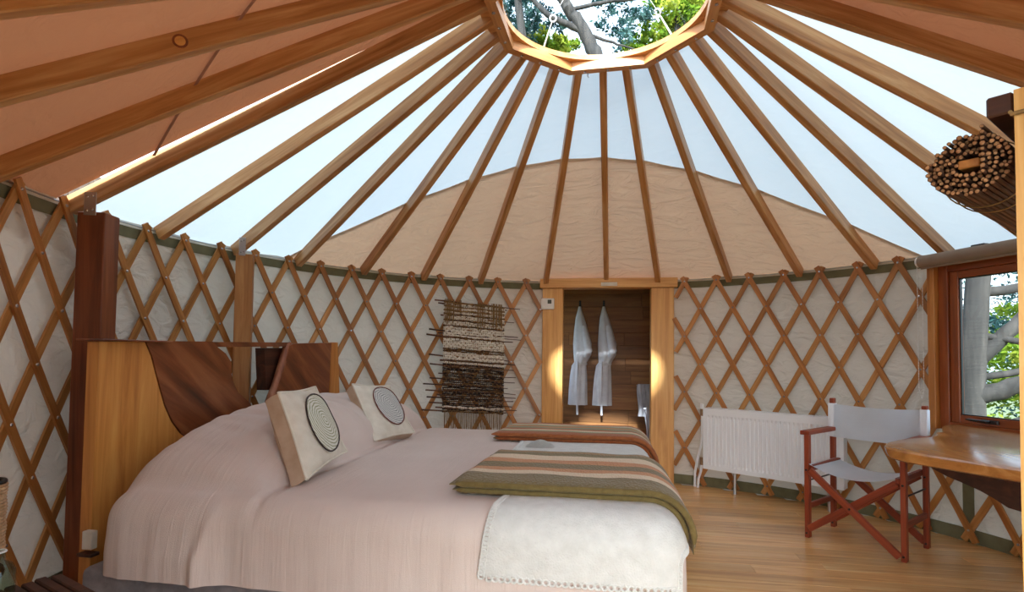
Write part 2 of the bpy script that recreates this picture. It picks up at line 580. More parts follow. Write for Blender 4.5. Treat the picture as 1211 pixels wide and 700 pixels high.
floor = empty('floor', (0, 0, 0), kind='structure')
bm = BM()
lathe(bm, [(2.70, -0.06), (2.70, -0.0185)], n=72)
obj('subfloor', bm, M['deck'], floor)
bw = 0.118
y = -2.645
while y < 2.64:
    y1 = min(y + bw, 2.64)
    half = math.sqrt(max(0.0, 2.645 ** 2 - max(abs(y), abs(y1)) ** 2)) if max(abs(y), abs(y1)) < 2.645 else 0.0
    if half > 0.1:
        x = -half
        first = True
        while x < half - 0.05:
            L = R_.uniform(0.5, 1.7) if first else R_.uniform(0.9, 1.9)
            first = False
            x1 = min(x + L, half)
            if half - x1 < 0.3: x1 = half
            bm = BM()
            box(bm, (0, 0.0007, -0.018), (x1 - x - 0.0012, y1 - y - 0.0007, 0), bev=0.0012)
            obj('floor_board', bm, M['floor'], floor, world=Matrix.Translation((x, y, 0)))
            x = x1
    y = y1

# ------------------------------------------------------------------ canvas walls with openings
def wall_piece(name, t0, t1, z0, z1, parent=None, r=RW, mat='wall'):
    bm = BM()
    n = max(2, int(abs(t1 - t0) / 1.5))
    m = 24 if z1 - z0 > 0.5 else 3
    rows = []
    for i in range(m + 1):
        z = z0 + (z1 - z0) * i / m
        row = []
        for j in range(n + 1):
            t = t0 + (t1 - t0) * j / n
            d = 0.0
            if mat == 'wall':
                d = 0.010 * noise.noise(V((t * 0.16, z * 1.3, 3.1))) + 0.006 * noise.noise(V((t * 0.45 + z, z * 3, 8.1)))
                d = max(-0.004, d)
            row.append(pol(t, r + d, z))
        rows.append(row)
    grid_mesh(bm, rows)
    return obj(name, bm, M[mat], parent, smooth=True)

ZT = 1.868
wl = empty('wall_left', kind='structure'); wr = empty('wall_right', kind='structure')
wall_piece('canvas', -172.5, -12.45, -0.02, ZT, wl)
wall_piece('canvas', 14.4, 59.5, -0.02, ZT, wr)
wall_piece('canvas_below_window', 59.5, 86.5, -0.02, 0.72, wr)
wall_piece('canvas_above_window', 59.5, 86.5, 1.76, ZT, wr)
wall_piece('canvas', 86.5, 140.0, -0.02, ZT, wr)
tr = empty('trim_1', kind='structure')
for a, b in ((-172.5, -12.6), (14.5, 140)):
    wall_piece('top_webbing', a, b, 1.772, 1.832, tr, r=RW - 0.007, mat='olive')
tr = empty('trim_2', kind='structure')
for a, b in ((-172.5, -12.6), (14.5, 140)):
    wall_piece('bottom_webbing', a, b, 0.0, 0.085, tr, r=RW - 0.012, mat='olive')
wall_piece('upright_webbing', 61.4, 62.9, 0.08, 0.70, tr, r=RW - 0.008, mat='olive')

# ------------------------------------------------------------------ roof: ceiling cloth in three pieces, ring, dome
SL = 0.543
def zroof(r):
    return 1.884 + SL * (2.572 - r)
RB = [-176.5, -163.5, -150, -136.6, -123.6, -111.7, -100.8, -87.4, -74.7, -63.2, -50.4, -38.0, -25.9, -12.0, 0.85, 11.5, 25.2, 37.8, 49.8, 60.5, 71.3, 83.8, 98, 111, 124, 137, 150, 164]
RT = [-177, -165, -152, -140, -127, -114.2, -100, -87.0, -74.0, -62.9, -50.3, -40.2, -27.7, -14.3, -0.3, 12.7, 26.9, 38.3, 53.5, 66.0, 76.9, 87.6, 99, 111, 124, 137, 150, 164]

def roof_sheet():
    bm = BM()
    n = len(RB)
    radii = [2.69, 2.605, 2.2, 1.8, 1.4, 1.0, 0.585]
    cols = []
    for i in range(n):
        col = []
        for r in radii:
            s = (2.572 - r) / (2.572 - 0.585)
            t = RB[i] + (RT[i] - RB[i]) * max(0, min(1, s))
            col.append(pol(t, r, zroof(r)))
        cols.append(col)
    sub = 5
    full = []
    for i in range(n):
        a, b = cols[i], cols[(i + 1) % n]
        for k in range(sub):
            f = k / sub
            col = []
            for p, q, r in zip(a, b, radii):
                w = p.lerp(q, f)
                sag = 0.006 * math.sin(PI * f) * (1 if 0.6 < r < 2.5 else 0)
                w.z -= sag
                col.append(w)
            full.append(col)
    vs = [[bm.verts.new(p) for p in c] for c in full]
    for i in range(len(vs)):
        a, b = vs[i], vs[(i + 1) % len(vs)]
        for j in range(len(radii) - 1):
            bm.faces.new((a[j], b[j], b[j + 1], a[j + 1]))
    return fix(bm)

def cut(bm, co, no):
    bmesh.ops.bisect_plane(bm, geom=bm.verts[:] + bm.edges[:] + bm.faces[:], plane_co=co, plane_no=no, clear_outer=True)
    return bm

ceil = empty('ceiling', (0, 0, 1.8), kind='structure')
farn = V((-0.075, 1, 0)).normalized()
LN = V((-0.2142, 1, 0)).normalized()            # the clear strip starts along one rafter on the left ...
RN = V((0.135, 1, 0)).normalized()              # ... and along another on the right
def halves(pl, pr, side):
    out = BM()
    for co, no, sgn in ((pl, LN, 1), (pr, RN, -1)):
        b = cut(cut(roof_sheet(), V((0, 0, 0)), V((sgn, 0, 0))), co, no * side)
        if side < 0: b = cut(b, V((0, 1.30, 0)), farn)
        me = bpy.data.meshes.new('half'); b.to_mesh(me); b.free()
        out.from_mesh(me); bpy.data.meshes.remove(me)
    bmesh.ops.remove_doubles(out, verts=out.verts[:], dist=0.0005)
    return fix(out)
obj('translucent_roof_cloth', halves(V((0, 0.040, 0)), V((0, 0.0, 0)), -1), M['strip'], ceil, smooth=True)
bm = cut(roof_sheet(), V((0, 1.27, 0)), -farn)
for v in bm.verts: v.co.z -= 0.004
obj('terracotta_roof_cloth', bm, M['terra_lit'], ceil, smooth=True)
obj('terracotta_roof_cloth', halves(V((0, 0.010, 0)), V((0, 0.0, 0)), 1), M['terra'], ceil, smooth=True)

bm = BM()
sa, sb = V((-1.20, -1.02, 0)), V((-2.13, -0.435, 0))
sd_ = (sb - sa).normalized(); sn_ = V((-sd_.y, sd_.x, 0)) * 0.007
rows = [[], []]
for k in range(25):
    p = sa.lerp(sb, k / 24)
    for r_, q in zip(rows, (p - sn_, p + sn_)):
        r_.append(V((q.x, q.y, zroof(math.hypot(q.x, q.y)) - 0.019)))
grid_mesh(bm, rows)
obj('seam_tape', fix(bm), M['seam'], ceil)
# rafters
RNAMES = {
 3: 'dark roof rafter high in the front left corner, beside the knotted rafter',
 4: 'dark roof rafter with a round knot over the terracotta cloth at the front left',
 5: 'dark roof rafter above the terracotta cloth, just before the bright slit of daylight',
 6: 'roof rafter along the bright slit, carried by the big dark post left of the headboard',
 7: 'pale-sided roof rafter landing midway between the big dark post and the slim post',
 8: 'pale-sided roof rafter carried by the slim post behind the headboard',
 9: 'roof rafter landing first to the right of the slim post, where white cloth meets terracotta',
 10: 'roof rafter landing second to the right of the slim post behind the headboard',
 11: 'roof rafter landing above the left edge of the woven wall hanging',
 12: 'roof rafter landing above the right edge of the woven wall hanging',
 13: 'roof rafter landing on the left end of the pine door lintel',
 14: 'upright-looking roof rafter over the middle of the pine door lintel',
 15: 'roof rafter landing on the right end of the pine door lintel',
 16: 'first roof rafter to the right of the pine door frame',
 17: 'second roof rafter to the right of the pine door frame',
 18: 'third roof rafter to the right of the pine door frame, above the director chair',
 19: 'roof rafter landing at the left end of the taupe window blind',
 20: 'pale roof rafter that passes just below the rolled twig blind',
 21: 'pale roof rafter that passes just above the rolled twig blind',
 22: 'dark roof rafter at the right edge of the white roof cloth, above the twig blind',
 23: 'dark roof rafter over terracotta cloth in the front right corner',
}
for i in range(len(RB)):
    zb = 1.7885 + 0.045
    A = pol(RB[i], 2.585, zb - 0.0)
    B = pol(RT[i], 0.585, zb + SL * 2.0)
    up = V((0, 0, 1))
    m, L = axes(A, B, up)
    bm = BM()
    vs = box(bm, (0, -0.0225, -0.0405), (L, 0.0225, 0.0405), bev=0.004)
    o = obj('rafter', bm, M['rafter'], None, world=m)
    tag(o, RNAMES.get(i, 'roof rafter over the entrance behind the viewer'), 'rafter', 'roof rafters running up to the ring')
    if i == 4:
        k = BM()
        bmesh.ops.create_uvsphere(k, u_segments=14, v_segments=8, radius=0.02, matrix=Matrix.Translation((0, 0, 0)))
        for v in k.verts: v.co = V((v.co.x * 1.0, v.co.y * 0.12, v.co.z * 0.9))
        w_ = m @ Matrix.Translation((L * 0.385, -0.0228, 0.002))
        kk = obj('knot', k, M['pine'], o, world=w_, smooth=True)
        k = BM(); torus(k, (0, 0, 0), (0, 1, 0), 0.021, 0.0045, 20, 6)
        for v in k.verts: v.co.y *= 0.5
        obj('knot_rim', k, M['dark_post'], o, world=w_, smooth=True)

# compression ring
ring = empty('compression_ring', (0, 0, 2.85), label='octagonal wooden roof ring where all the rafters meet', cat='roof ring')
VA = [2.6 + 22.5 + 45 * k for k in range(8)]
for k in range(8):
    a0, a1 = VA[k], VA[(k + 1) % 8]
    if a1 < a0: a1 += 360
    bm = BM()
    ri, ro = 0.549, 0.605
    q = [pol(a0, ri, 0), pol(a0, ro, 0), pol(a1, ro, 0), pol(a1, ri, 0)]
    g = 0.0012
    poly = [(p.x, p.y) for p in q]
    prism(bm, poly, lambda p: V((p[0], p[1], 2.848)), lambda p: V((p[0], p[1], 2.90)))
    fix(bm)
    mid = (q[0] + q[3]) / 2
    mm, L = axes(pol(a0, ri, 2.848), pol(a1, ri, 2.848))
    bm.transform(mm.inverted())
    obj('ring_segment', bm, M['ring'], ring, world=mm)
bm = BM()
n = 64
in_r, out_r = 0.508, 0.63
rows = [[], [], [], []]
for k in range(n):
    a = 360 * k / n
    for j, (r, z) in enumerate(((in_r, 2.9005), (in_r, 2.93), (out_r, 2.93), (out_r, 2.9005))):
        rows[j].append(bm.verts.new(pol(a, r, z)))
for j in range(4):
    a, b = rows[j], rows[(j + 1) % 4]
    for k in range(n):
        bm.faces.new((a[k], a[(k + 1) % n], b[(k + 1) % n], b[k]))
obj('curb_plate', fix(bm), M['ring'], ring, smooth=30)
bm = BM()
for k in range(8):
    for f in (0.2, 0.5, 0.8):
        a0 = VA[k]
        p = pol(a0, 0.549, 2.87).lerp(pol(a0 + 45, 0.549, 2.87), f) * 1.0
        d = V((p.x, p.y, 0)).normalized()
        p2 = V((p.x, p.y, 2.846)) + d * 0.03
        bmesh.ops.create_cone(bm, segments=10, radius1=0.009, radius2=0.008, depth=0.006, cap_ends=True, matrix=Matrix.Translation(p2))
b_ = obj('bolts', bm, M['bolt'], ring); b_['kind'] = 'stuff'
bm = BM(); tube(bm, [(-0.093, 0.552, 2.85), (-0.093, 0.552, 2.825), (-0.088, 0.547, 2.815), (-0.083, 0.545, 2.822)], 0.003, 6)
obj('hook', bm, M['steel'], ring)
for s, (pa, pb) in enumerate((((-0.351, 0.42, 2.935), (-0.282, 0.30, 3.045)), ((0.384, 0.392, 2.935), (0.295, 0.33, 3.05)))):
    pa, pb = V(pa), V(pb)
    st = empty('dome_stay', pa, label=('thin steel stay with an eye ring on the left side of the skylight', 'thin steel stay with an eye ring on the right side of the skylight')[s], cat='stay', group='steel stays holding the skylight dome')
    d = (pb - pa).normalized()
    bm = BM(); tube(bm, [pa, pa + d * 0.02, pb - d * 0.02], [0.004, 0.005, 0.004], 8)
    obj('rod', bm, M['enamel'], st, smooth=True)
    bm = BM(); torus(bm, pb, d.cross(V((0.2, 0.1, 1))).cross(d), 0.017, 0.005)
    obj('eye_ring', bm, M['enamel'], st, smooth=True)
    bm = BM(); box(bm, (-0.014, -0.014, -0.006), (0.014, 0.014, 0.008), Matrix.Translation(pa), bev=0.002)
    obj('foot_plate', bm, M['enamel'], st)
    bm = BM(); tube(bm, [pb + d * 0.016, V((pb.x * 0.4, pb.y * 0.4, 3.195))], 0.0022, 6)
    obj('wire', bm, M['enamel'], st)
bm = BM()
prof = [(0.60 * math.cos(a), 2.932 + 0.29 * math.sin(a)) for a in [PI / 2 * k / 12 for k in range(13)]]
prof[-1] = (0.002, prof[-1][1])
lathe(bm, prof, n=48, close=False)
dome = obj('skylight_dome', fix(bm), M['acrylic'], smooth=True)
tag(dome, 'clear acrylic skylight dome over the roof ring', 'skylight')

# ------------------------------------------------------------------ lattice of crossing slats
P_ = 6.1184
T0 = -83.427                    # a joint of the left part
ZTOP, DZ, NR = 1.828, 0.2495, 7
def slat(name, tstart, direction, parent, rr, mat, tmin, tmax, allowed):
    """one lath from its top joint down; s in half periods"""
    w, th = 0.040, 0.011
    s0, s1 = -0.16, NR + 0.28
    ss = [s0 + (s1 - s0) * k / 60 for k in range(61)]
    runs, cur = [], []
    for s in ss:
        t = tstart + direction * s * P_ / 2
        z = ZTOP - s * DZ
        if allowed(t, z):
            cur.append(s)
        else:
            if len(cur) > 3: runs.append((cur[0], cur[-1]))
            cur = []
    if len(cur) > 3: runs.append((cur[0], cur[-1]))
    for a, b in runs:
        bm = BM()
        k = max(2, int((b - a) * 1.4))
        rings = []
        ds = math.radians(P_ / 2) * rr
        ln = math.hypot(ds, DZ)
        # unit along-width vector in (arc, z)
        ax, az = DZ / ln, direction * ds / ln
        base = pol(tstart + direction * a * P_ / 2, rr, ZTOP - a * DZ)
        end = pol(tstart + direction * b * P_ / 2, rr, ZTOP - b * DZ)
        for i in range(k + 1):
            s = a + (b - a) * i / k
            ring_ = []
            for (u, v) in ((-1, -1), (1, -1), (1, 1), (-1, 1)):
                arc = s * direction * ds + u * w / 2 * ax
                z = ZTOP - s * DZ + u * w / 2 * az
                t = tstart + math.degrees(arc / rr)
                ring_.append(bm.verts.new(pol(t, rr + v * th / 2, z)))
            rings.append(ring_)
        for p, q in zip(rings, rings[1:]):
            for j in range(4):
                bm.faces.new((p[j], p[(j + 1) % 4], q[(j + 1) % 4], q[j]))
        bm.faces.new(rings[0][::-1]); bm.faces.new(rings[-1])
        fix(bm)
        m, L = axes(base, end, (base.x, base.y, 0))
        bm.transform(m.inverted())
        obj(name, bm, M[mat], parent, world=m)

def lattice(name, label, tj, i0, i1, allowed, cx):
    e = empty(name, cx, label=label, cat='lattice', group='wooden trellis walls of the yurt')
    for i in range(i0, i1 + 1):
        t = tj + i * P_
        slat('slat', t, +1, e, 2.566, 'slat_front_shaded', 0, 0, allowed)
        slat('slat', t, -1, e, 2.579, 'slat_back_lit', 0, 0, allowed)
    bm = BM()
    for i in range(i0, i1 + 1):
        for r in range(0, NR + 1):
            if r in (3, 6) and i % 2: continue
            t = tj + (i + (r % 2) * 0.5) * P_
            z = ZTOP - r * DZ
            if allowed(t, z):
                p = pol(t, 2.5585, z)
                q = V((-p.x, -p.y, 0)).to_track_quat('Z', 'Y').to_matrix().to_4x4()
                bmesh.ops.create_cone(bm, segments=10, radius1=0.009, radius2=0.006, depth=0.005, cap_ends=True, matrix=Matrix.Translation(p) @ q)
    o = obj('bolts', bm, M['bolt'], e); o['kind'] = 'stuff'
    return e

def ok_left(t, z): return -168 < t < -12.75
def ok_right(t, z):
    if z < 0.03: pass
    if 14.6 < t < 59.2: return True
    if 59.2 <= t < 87.2: return z < 0.60
    return 87.2 <= t < 139
latl = lattice('trellis_wall', 'honey-brown wooden trellis from behind the bed round to the pine doorway', T0, -16, 15, ok_left, (-2.4, 0.9, 0))
latr = lattice('trellis_wall', 'honey-brown wooden trellis between the pine doorway and the window, behind the radiator', 16.692, -5, 28, ok_right, (1.8, 1.8, 0))
for e, a, b in ((latl, -171, -13.6), (latr, 15.4, 140)):
    bm = BM(); tube(bm, [pol(a + (b - a) * k / 60, 2.588, 1.846) for k in range(61)], 0.004, 6)
    obj('steel_cable', bm, M['steel'], e)

# wooden posts under two rafters
def post(label, deg, r, w, d, ztop, ry, mat='post'):
    p = pol(deg, r, 0)
    e = empty('post', p, label=label, cat='post', group='posts standing against the trellis')
    out = V((p.x, p.y, 0)).normalized()
    beam('shaft', p, p + V((0, 0, ztop)), w, d, M[mat], e, up=ry)
    return e, p
e, p = post('big dark reddish post with a metal bracket left of the headboard', -100.6, 2.445, 0.125, 0.115, 1.80, V((0.25, -1, 0)), 'dark_post')
m = Matrix.Translation(V((-2.352, -0.548, 1.83))) @ V((0.25, -1, 0)).to_track_quat('Z', 'Y').to_matrix().to_4x4()
bm = BM(); box(bm, (-0.027, -0.057, -0.002), (0.027, 0.05, 0.002), m, bev=0.001)
br = obj('bracket', bm, M['steel'], e)
for dx, dy in ((-.012, .03), (.013, .035), (-.012, -.035), (.013, -.03)):
    bm = BM()
    bmesh.ops.create_cone(bm, segments=10, radius1=0.006, radius2=0.005, depth=0.005, cap_ends=True, matrix=m @ Matrix.Translation((dx, dy, 0.004)))
    obj('screw', bm, M['bolt'], br)
e, p = post('slim honey-brown post with a metal bracket behind the headboard opening', -74.9, 2.47, 0.105, 0.08, 1.80, V((0.45, -0.9, 0)))
m = Matrix.Translation(V((-2.365, 0.582, 1.845))) @ V((0.45, -0.9, 0)).to_track_quat('Z', 'Y').to_matrix().to_4x4()
bm = BM(); box(bm, (-0.02, -0.06, -0.002), (0.02, 0.06, 0.002), m, bev=0.001)
br = obj('bracket', bm, M['steel'], e)
for dx, dy in ((-.008, .035), (.008, .042), (-.008, -.04), (.008, -.035)):
    bm = BM()
    bmesh.ops.create_cone(bm, segments=10, radius1=0.005, radius2=0.004, depth=0.005, cap_ends=True, matrix=m @ Matrix.Translation((dx, dy, 0.004)))
    obj('screw', bm, M['bolt'], br)

# ------------------------------------------------------------------ back doorway and the room behind it
d1 = empty('door_1', (0.04, 2.5, 0), kind='structure')
beam('jamb', (-0.462, 2.56, 0), (-0.462, 2.56, 1.778), 0.14, 0.194, M['pine'], d1, up=(1, 0, 0))
beam('jamb', (0.548, 2.56, 0), (0.548, 2.56, 1.778), 0.14, 0.204, M['pine'], d1, up=(1, 0, 0))
beam('lintel', (-0.582, 2.55, 1.824), (0.680, 2.55, 1.824), 0.16, 0.088, M['pine'], d1)
bm = BM(); box(bm, (-0.012, 2.463, 1.794), (0.138, 2.4705, 1.829), bev=0.002)
obj('name_plate', bm, M['cushion_cream'], d1)

t = empty('thermostat', (-0.505, 2.49, 1.58), label='small white thermostat with a grey display on the left door jamb', cat='thermostat')
bm = BM(); box(bm, (-0.572, 2.462, 1.578), (-0.446, 2.489, 1.682), bev=0.007, seg=2)
obj('case', bm, M['plastic'], t, smooth=True)
bm = BM(); box(bm, (-0.508, 2.459, 1.63), (-0.472, 2.4635, 1.667), bev=0.001)
obj('display', bm, M['lcd'], t)
bm = BM(); box(bm, (-0.555, 2.459, 1.592), (-0.46, 2.4625, 1.604), bev=0.001)
obj('button_row', bm, M['plastic'], t)

# annex
ann = empty('wall_annex_back', (0, 3.7, 0), kind='structure')
z = -0.05
while z < 2.3:
    h = 0.146
    x = -1.0
    while x < 0.9:
        L = R_.uniform(0.6, 1.5)
        x1 = min(x + L, 0.9)
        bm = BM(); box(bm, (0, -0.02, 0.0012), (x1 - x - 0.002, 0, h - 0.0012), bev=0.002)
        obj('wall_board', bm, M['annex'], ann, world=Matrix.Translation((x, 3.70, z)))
        x = x1
    z += h
bm = BM(); box(bm, (-1.04, 3.70, -0.06), (0.95, 3.74, 2.3)); obj('backing', bm, M['dark_wood'], ann)
af = empty('floor_annex', (0, 3.1, 0), kind='structure')
for i in range(6):
    for j in range(4):
        bm = BM(); box(bm, (0.002, 0.002, -0.02), (0.298, 0.298, -0.004), bev=0.002)
        obj('floor_tile', bm, M['slate'], af, world=Matrix.Translation((-1.0 + i * 0.32, 2.63 + j * 0.3, 0)))
bm = BM(); box(bm, (-1.1, 2.62, -0.06), (0.95, 3.75, -0.02)); obj('screed', bm, M['slate'], af)
ar = empty('wall_annex_right', (0.66, 3.1, 0), kind='structure')
for k in range(15):
    bm = BM(); box(bm, (0, 0, 0.001), (0.02, 1.05, 0.145), bev=0.002)
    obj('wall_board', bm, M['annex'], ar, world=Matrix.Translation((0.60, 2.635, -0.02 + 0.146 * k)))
al = empty('wall_annex_left', (-1.0, 3.1, 0), kind='structure')
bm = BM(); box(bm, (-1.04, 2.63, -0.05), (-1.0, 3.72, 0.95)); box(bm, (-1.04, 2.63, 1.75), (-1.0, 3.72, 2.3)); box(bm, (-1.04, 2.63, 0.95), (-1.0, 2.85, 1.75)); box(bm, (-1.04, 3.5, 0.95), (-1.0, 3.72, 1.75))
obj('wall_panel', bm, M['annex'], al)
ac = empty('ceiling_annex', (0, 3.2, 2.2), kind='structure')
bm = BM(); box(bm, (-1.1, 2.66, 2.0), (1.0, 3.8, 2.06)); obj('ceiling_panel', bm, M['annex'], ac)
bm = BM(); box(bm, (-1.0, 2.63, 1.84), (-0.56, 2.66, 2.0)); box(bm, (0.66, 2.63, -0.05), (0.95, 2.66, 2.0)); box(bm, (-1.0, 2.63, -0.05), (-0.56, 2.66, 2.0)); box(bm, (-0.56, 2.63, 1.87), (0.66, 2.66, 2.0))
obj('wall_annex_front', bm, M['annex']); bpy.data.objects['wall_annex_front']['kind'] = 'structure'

def robe(label, x, ztop, side):
    """a towelling robe on a hook: gathered at the neck, bulging sleeve, tied at the waist, belt end hanging"""
    yb = 3.60
    e = empty('bathrobe', (x, yb, ztop - 1.1), label=label, cat='bathrobe', group='white bathrobes on the annex wall')
    prof = [(0.0, .02, .02, 0), (0.05, .035, .035, 0), (0.12, .062, .05, .004), (0.25, .095, .06, .02), (0.40, .125, .066, .04), (0.52, .118, .062, .04), (0.60, .085, .052, .015),
            (0.64, .098, .055, -.005), (0.75, .112, .06, -.012), (0.9, .122, .062, -.018), (1.06, .128, .06, -.022)]
    bm = BM()
    rows = []
    n = 40
    prof = [(d * 1.05, a * .8, b * .9, sh * .85) for d, a, b, sh in prof]
    for i, (d, a, b, sh) in enumerate(prof):
        row = []
        for k in range(n + 1):
            th = 2 * PI * k / n
            f = 1 + 0.10 * math.sin(th * 7 + i * 0.25 + x * 9) * min(1, d * 2)
            row.append(V((x + side * sh + a * f * math.cos(th), yb + b * f * math.sin(th), ztop - d)))
        rows.append(row)
    for i in range(len(rows)):
        rows[i][-1] = rows[i][0]
    vs = [[bm.verts.new(p) for p in r[:-1]] for r in rows]
    for i in range(len(vs) - 1):
        for k in range(n):
            bm.faces.new((vs[i][k], vs[i][(k + 1) % n], vs[i + 1][(k + 1) % n], vs[i + 1][k]))
    bm.faces.new(vs[0]); bm.faces.new(vs[-1])
    obj('robe_body', fix(bm), M['robe'], e, smooth=60)
    bm = BM(); tube(bm, [(x + side * .05, yb - .03, ztop - .22), (x + side * .075, yb - .05, ztop - .36), (x + side * .10, yb - .045, ztop - .50), (x + side * .07, yb - .04, ztop - .58)], [.03, .042, .046, .03], 14)
    obj('sleeve', bm, M['robe'], e, smooth=60)
    bm = BM(); torus(bm, (x + side * .012, yb, ztop - 0.65), (0, 0, 1), 0.062, 0.014, 24, 8)
    for v in bm.verts: v.co.y = yb + (v.co.y - yb) * 0.72
    obj('belt', bm, M['robe'], e, smooth=True)
    bm = BM(); tube(bm, [(x - side * .02, yb - .06, ztop - .62), (x - side * .025, yb - .05, ztop - .9), (x - side * .02, yb - .03, ztop - 1.22)], [.010, .014, .012], 8)
    obj('belt_end', bm, M['robe'], e, smooth=True)
    h = empty('coat_hook', (x, 3.66, ztop), label='small dark hook holding the ' + ('left' if x < -.15 else 'right') + ' bathrobe', cat='hook', group='hooks on the annex wall')
    bm = BM(); box(bm, (x - .012, 3.668, ztop - .02), (x + .012, 3.68, ztop + .075), bev=.002); obj('hook_plate', bm, M['black'], h)
    bm = BM(); tube(bm, [(x, 3.67, ztop + .05), (x, 3.63, ztop + .035), (x, 3.605, ztop + .02), (x, 3.60, ztop + .045)], .006, 8); obj('hook_arm', bm, M['black'], h)
robe('white bathrobe on the left hook, sleeve bulging to the right', -0.25, 1.70, 1)
robe('white bathrobe on the right hook, nearer to the middle of the doorway', 0.02, 1.70, 1)

# towel rail on the right annex wall: two arms swung out into the room
tl = empty('towel_rail', (0.58, 3.3, 0.5), label='metal towel rail with two arms on the right annex wall', cat='towel rail')
bm = BM(); tube(bm, [(0.60, 3.42, 0.83), (0.37, 3.40, 0.83)], 0.008, 8); obj('rail_arm', bm, M['steel'], tl, smooth=True)
bm = BM(); tube(bm, [(0.60, 3.22, 0.60), (0.43, 3.20, 0.60)], 0.008, 8); obj('rail_arm', bm, M['steel'], tl, smooth=True)
bm = BM(); box(bm, (0.585, 3.16, 0.55), (0.60, 3.46, 0.95), bev=.004); obj('wall_plate', bm, M['black'], tl)
def towel(label, x0, x1, drop, yy, zz):
    bm = BM()
    rows = []
    for i in range(17):
        s_ = -drop + 2 * drop * i / 16
        ang = max(-1, min(1, s_ / 0.03)) * PI / 2
        row = []
        for k in range(17):
            xx = x0 + (x1 - x0) * k / 16
            wv = 0.009 * math.sin(k * 1.3 + i * 0.12)
            if abs(s_) < 0.03:
                p = V((xx, yy + 0.016 * math.sin(ang), zz + 0.016 * math.cos(ang)))
            else:
                p = V((xx + 0.012 * math.sin(i * .5), yy + math.copysign(0.016 + 0.009, s_) + wv, zz - (abs(s_) - 0.03)))
            row.append(p)
        rows.append(row)
    grid_mesh(bm, rows)
    bmesh.ops.solidify(bm, geom=bm.faces[:], thickness=0.008)
    return tag(obj('towel', fix(bm), M['robe'], smooth=60), label, 'towel', 'towels on the annex rail')
towel('white towel hanging over the upper arm of the towel rail', 0.385, 0.52, 0.36, 3.40, 0.83)
towel('white towel hanging lower, over the lower arm of the towel rail', 0.455, 0.57, 0.34, 3.20, 0.60)

# ------------------------------------------------------------------ bed
BX0, BX1, BY0, BY1 = -1.87, 0.275, -0.93, 1.19
bed = empty('bed', (-0.95, 0.13, 0), label='large bed with a live-edge wooden headboard and grey upholstered base', cat='bed')
# headboard lies in a vertical plane, thick towards the wall
HX, HT = -2.075, 0.055
def hb(name, poly, mat, x0=HX - HT, x1=HX, sm=0, parent=bed):
    if sm: poly = smooth_closed(poly, sm)
    bm = BM()
    prism(bm, poly, lambda p: V((x0, p[0], p[1])), lambda p: V((x1, p[0], p[1])))
    return obj(name, fix(bm), M[mat], parent)
hb('headboard_board', [(-0.744, 0.0), (-0.744, 1.182), (-0.508, 1.188), (-0.47, 1.12), (-0.443, 1.046), (-0.41, 0.96), (-0.379, 0.882), (-0.33, 0.80), (-0.27, 0.735), (-0.2, 0.69), (-0.08, 0.63), (-0.08, 0.0)], 'headboard')
hb('live_edge_slab', [(-0.506, 1.192), (-0.20, 1.197), (-0.057, 1.199), (-0.02, 1.17), (0.05, 1.135), (0.10, 1.085), (0.098, 1.03), (0.121, 0.972), (0.17, 0.91), (0.291, 0.833), (0.30, 0.6), (-0.07, 0.6), (-0.19, 0.692), (-0.265, 0.738), (-0.325, 0.803), (-0.375, 0.885), (-0.405, 0.96), (-0.438, 1.048), (-0.465, 1.122)], 'slab', HX - 0.05, HX + 0.004)
hb('live_edge_slab', [(0.74, 1.205), (1.276, 1.222), (1.255, 0.83), (1.25, 0.55), (0.46, 0.55), (0.51, 0.83), (0.575, 0.934), (0.64, 1.06), (0.67, 1.13), (0.695, 1.19)], 'slab', HX - 0.05, HX + 0.004)
bm = BM(); tube(bm, [(HX - 0.02, a, b) for a, b in ((0.505, 0.80), (0.53, 0.86), (0.575, 0.935), (0.64, 1.06), (0.672, 1.13), (0.70, 1.19), (0.735, 1.203))], [.022, .026, .024, .026, .024, .022, .014], 10)
obj('live_edge_rim', bm, M['slab_edge'], bed, smooth=True)
hb('headboard_board', [(1.278, 0.0), (1.278, 1.224), (1.39, 1.228), (1.44, 0.82), (1.44, 0.0)], 'headboard')
hb('top_rail', [(-0.14, 1.196), (-0.14, 1.168), (0.72, 1.184), (0.72, 1.212)], 'slab', HX - 0.05, HX - 0.012)
hb('back_block', [(0.50, 1.17), (0.73, 1.175), (0.62, 0.90), (0.53, 0.90)], 'dark_wood', HX - 0.12, HX - 0.055)
bm = BM(); box(bm, (-2.15, -0.78, 1.186), (-2.02, -0.40, 1.194), bev=.002); obj('top_ledge', bm, M['slab'], bed)
bm = BM(); box(bm, (-2.088, -0.775, 0.335), (-2.042, -0.7445, 0.408), bev=.003); so = obj('socket_box', bm, M['cushion_cream'], bed)
bm = BM(); box(bm, (-2.10, -0.785, 0.308), (-2.03, -0.7445, 0.322), bev=.002); obj('box_ledge', bm, M['dark_wood'], bed)
bm = BM(); box(bm, (-1.98, BY0 + 0.045, 0.05), (BX1 - 0.06, BY1 - 0.04, 0.31), bev=0.03, seg=3); obj('bed_base', bm, M['base_cloth'], bed, smooth=True)
bm = BM(); box(bm, (BX0 + 0.05, BY0 + 0.06, 0.312), (BX1 - 0.07, BY1 - 0.06, 0.585), bev=0.06, seg=4); obj('mattress', bm, M['throw'], bed, smooth=True)
for lx in (-1.85, 0.05):
    for ly in (-0.75, 1.0):
        bm = BM(); box(bm, (lx - .03, ly - .03, 0), (lx + .03, ly + .03, .05)); obj('leg', bm, M['black'], bed)

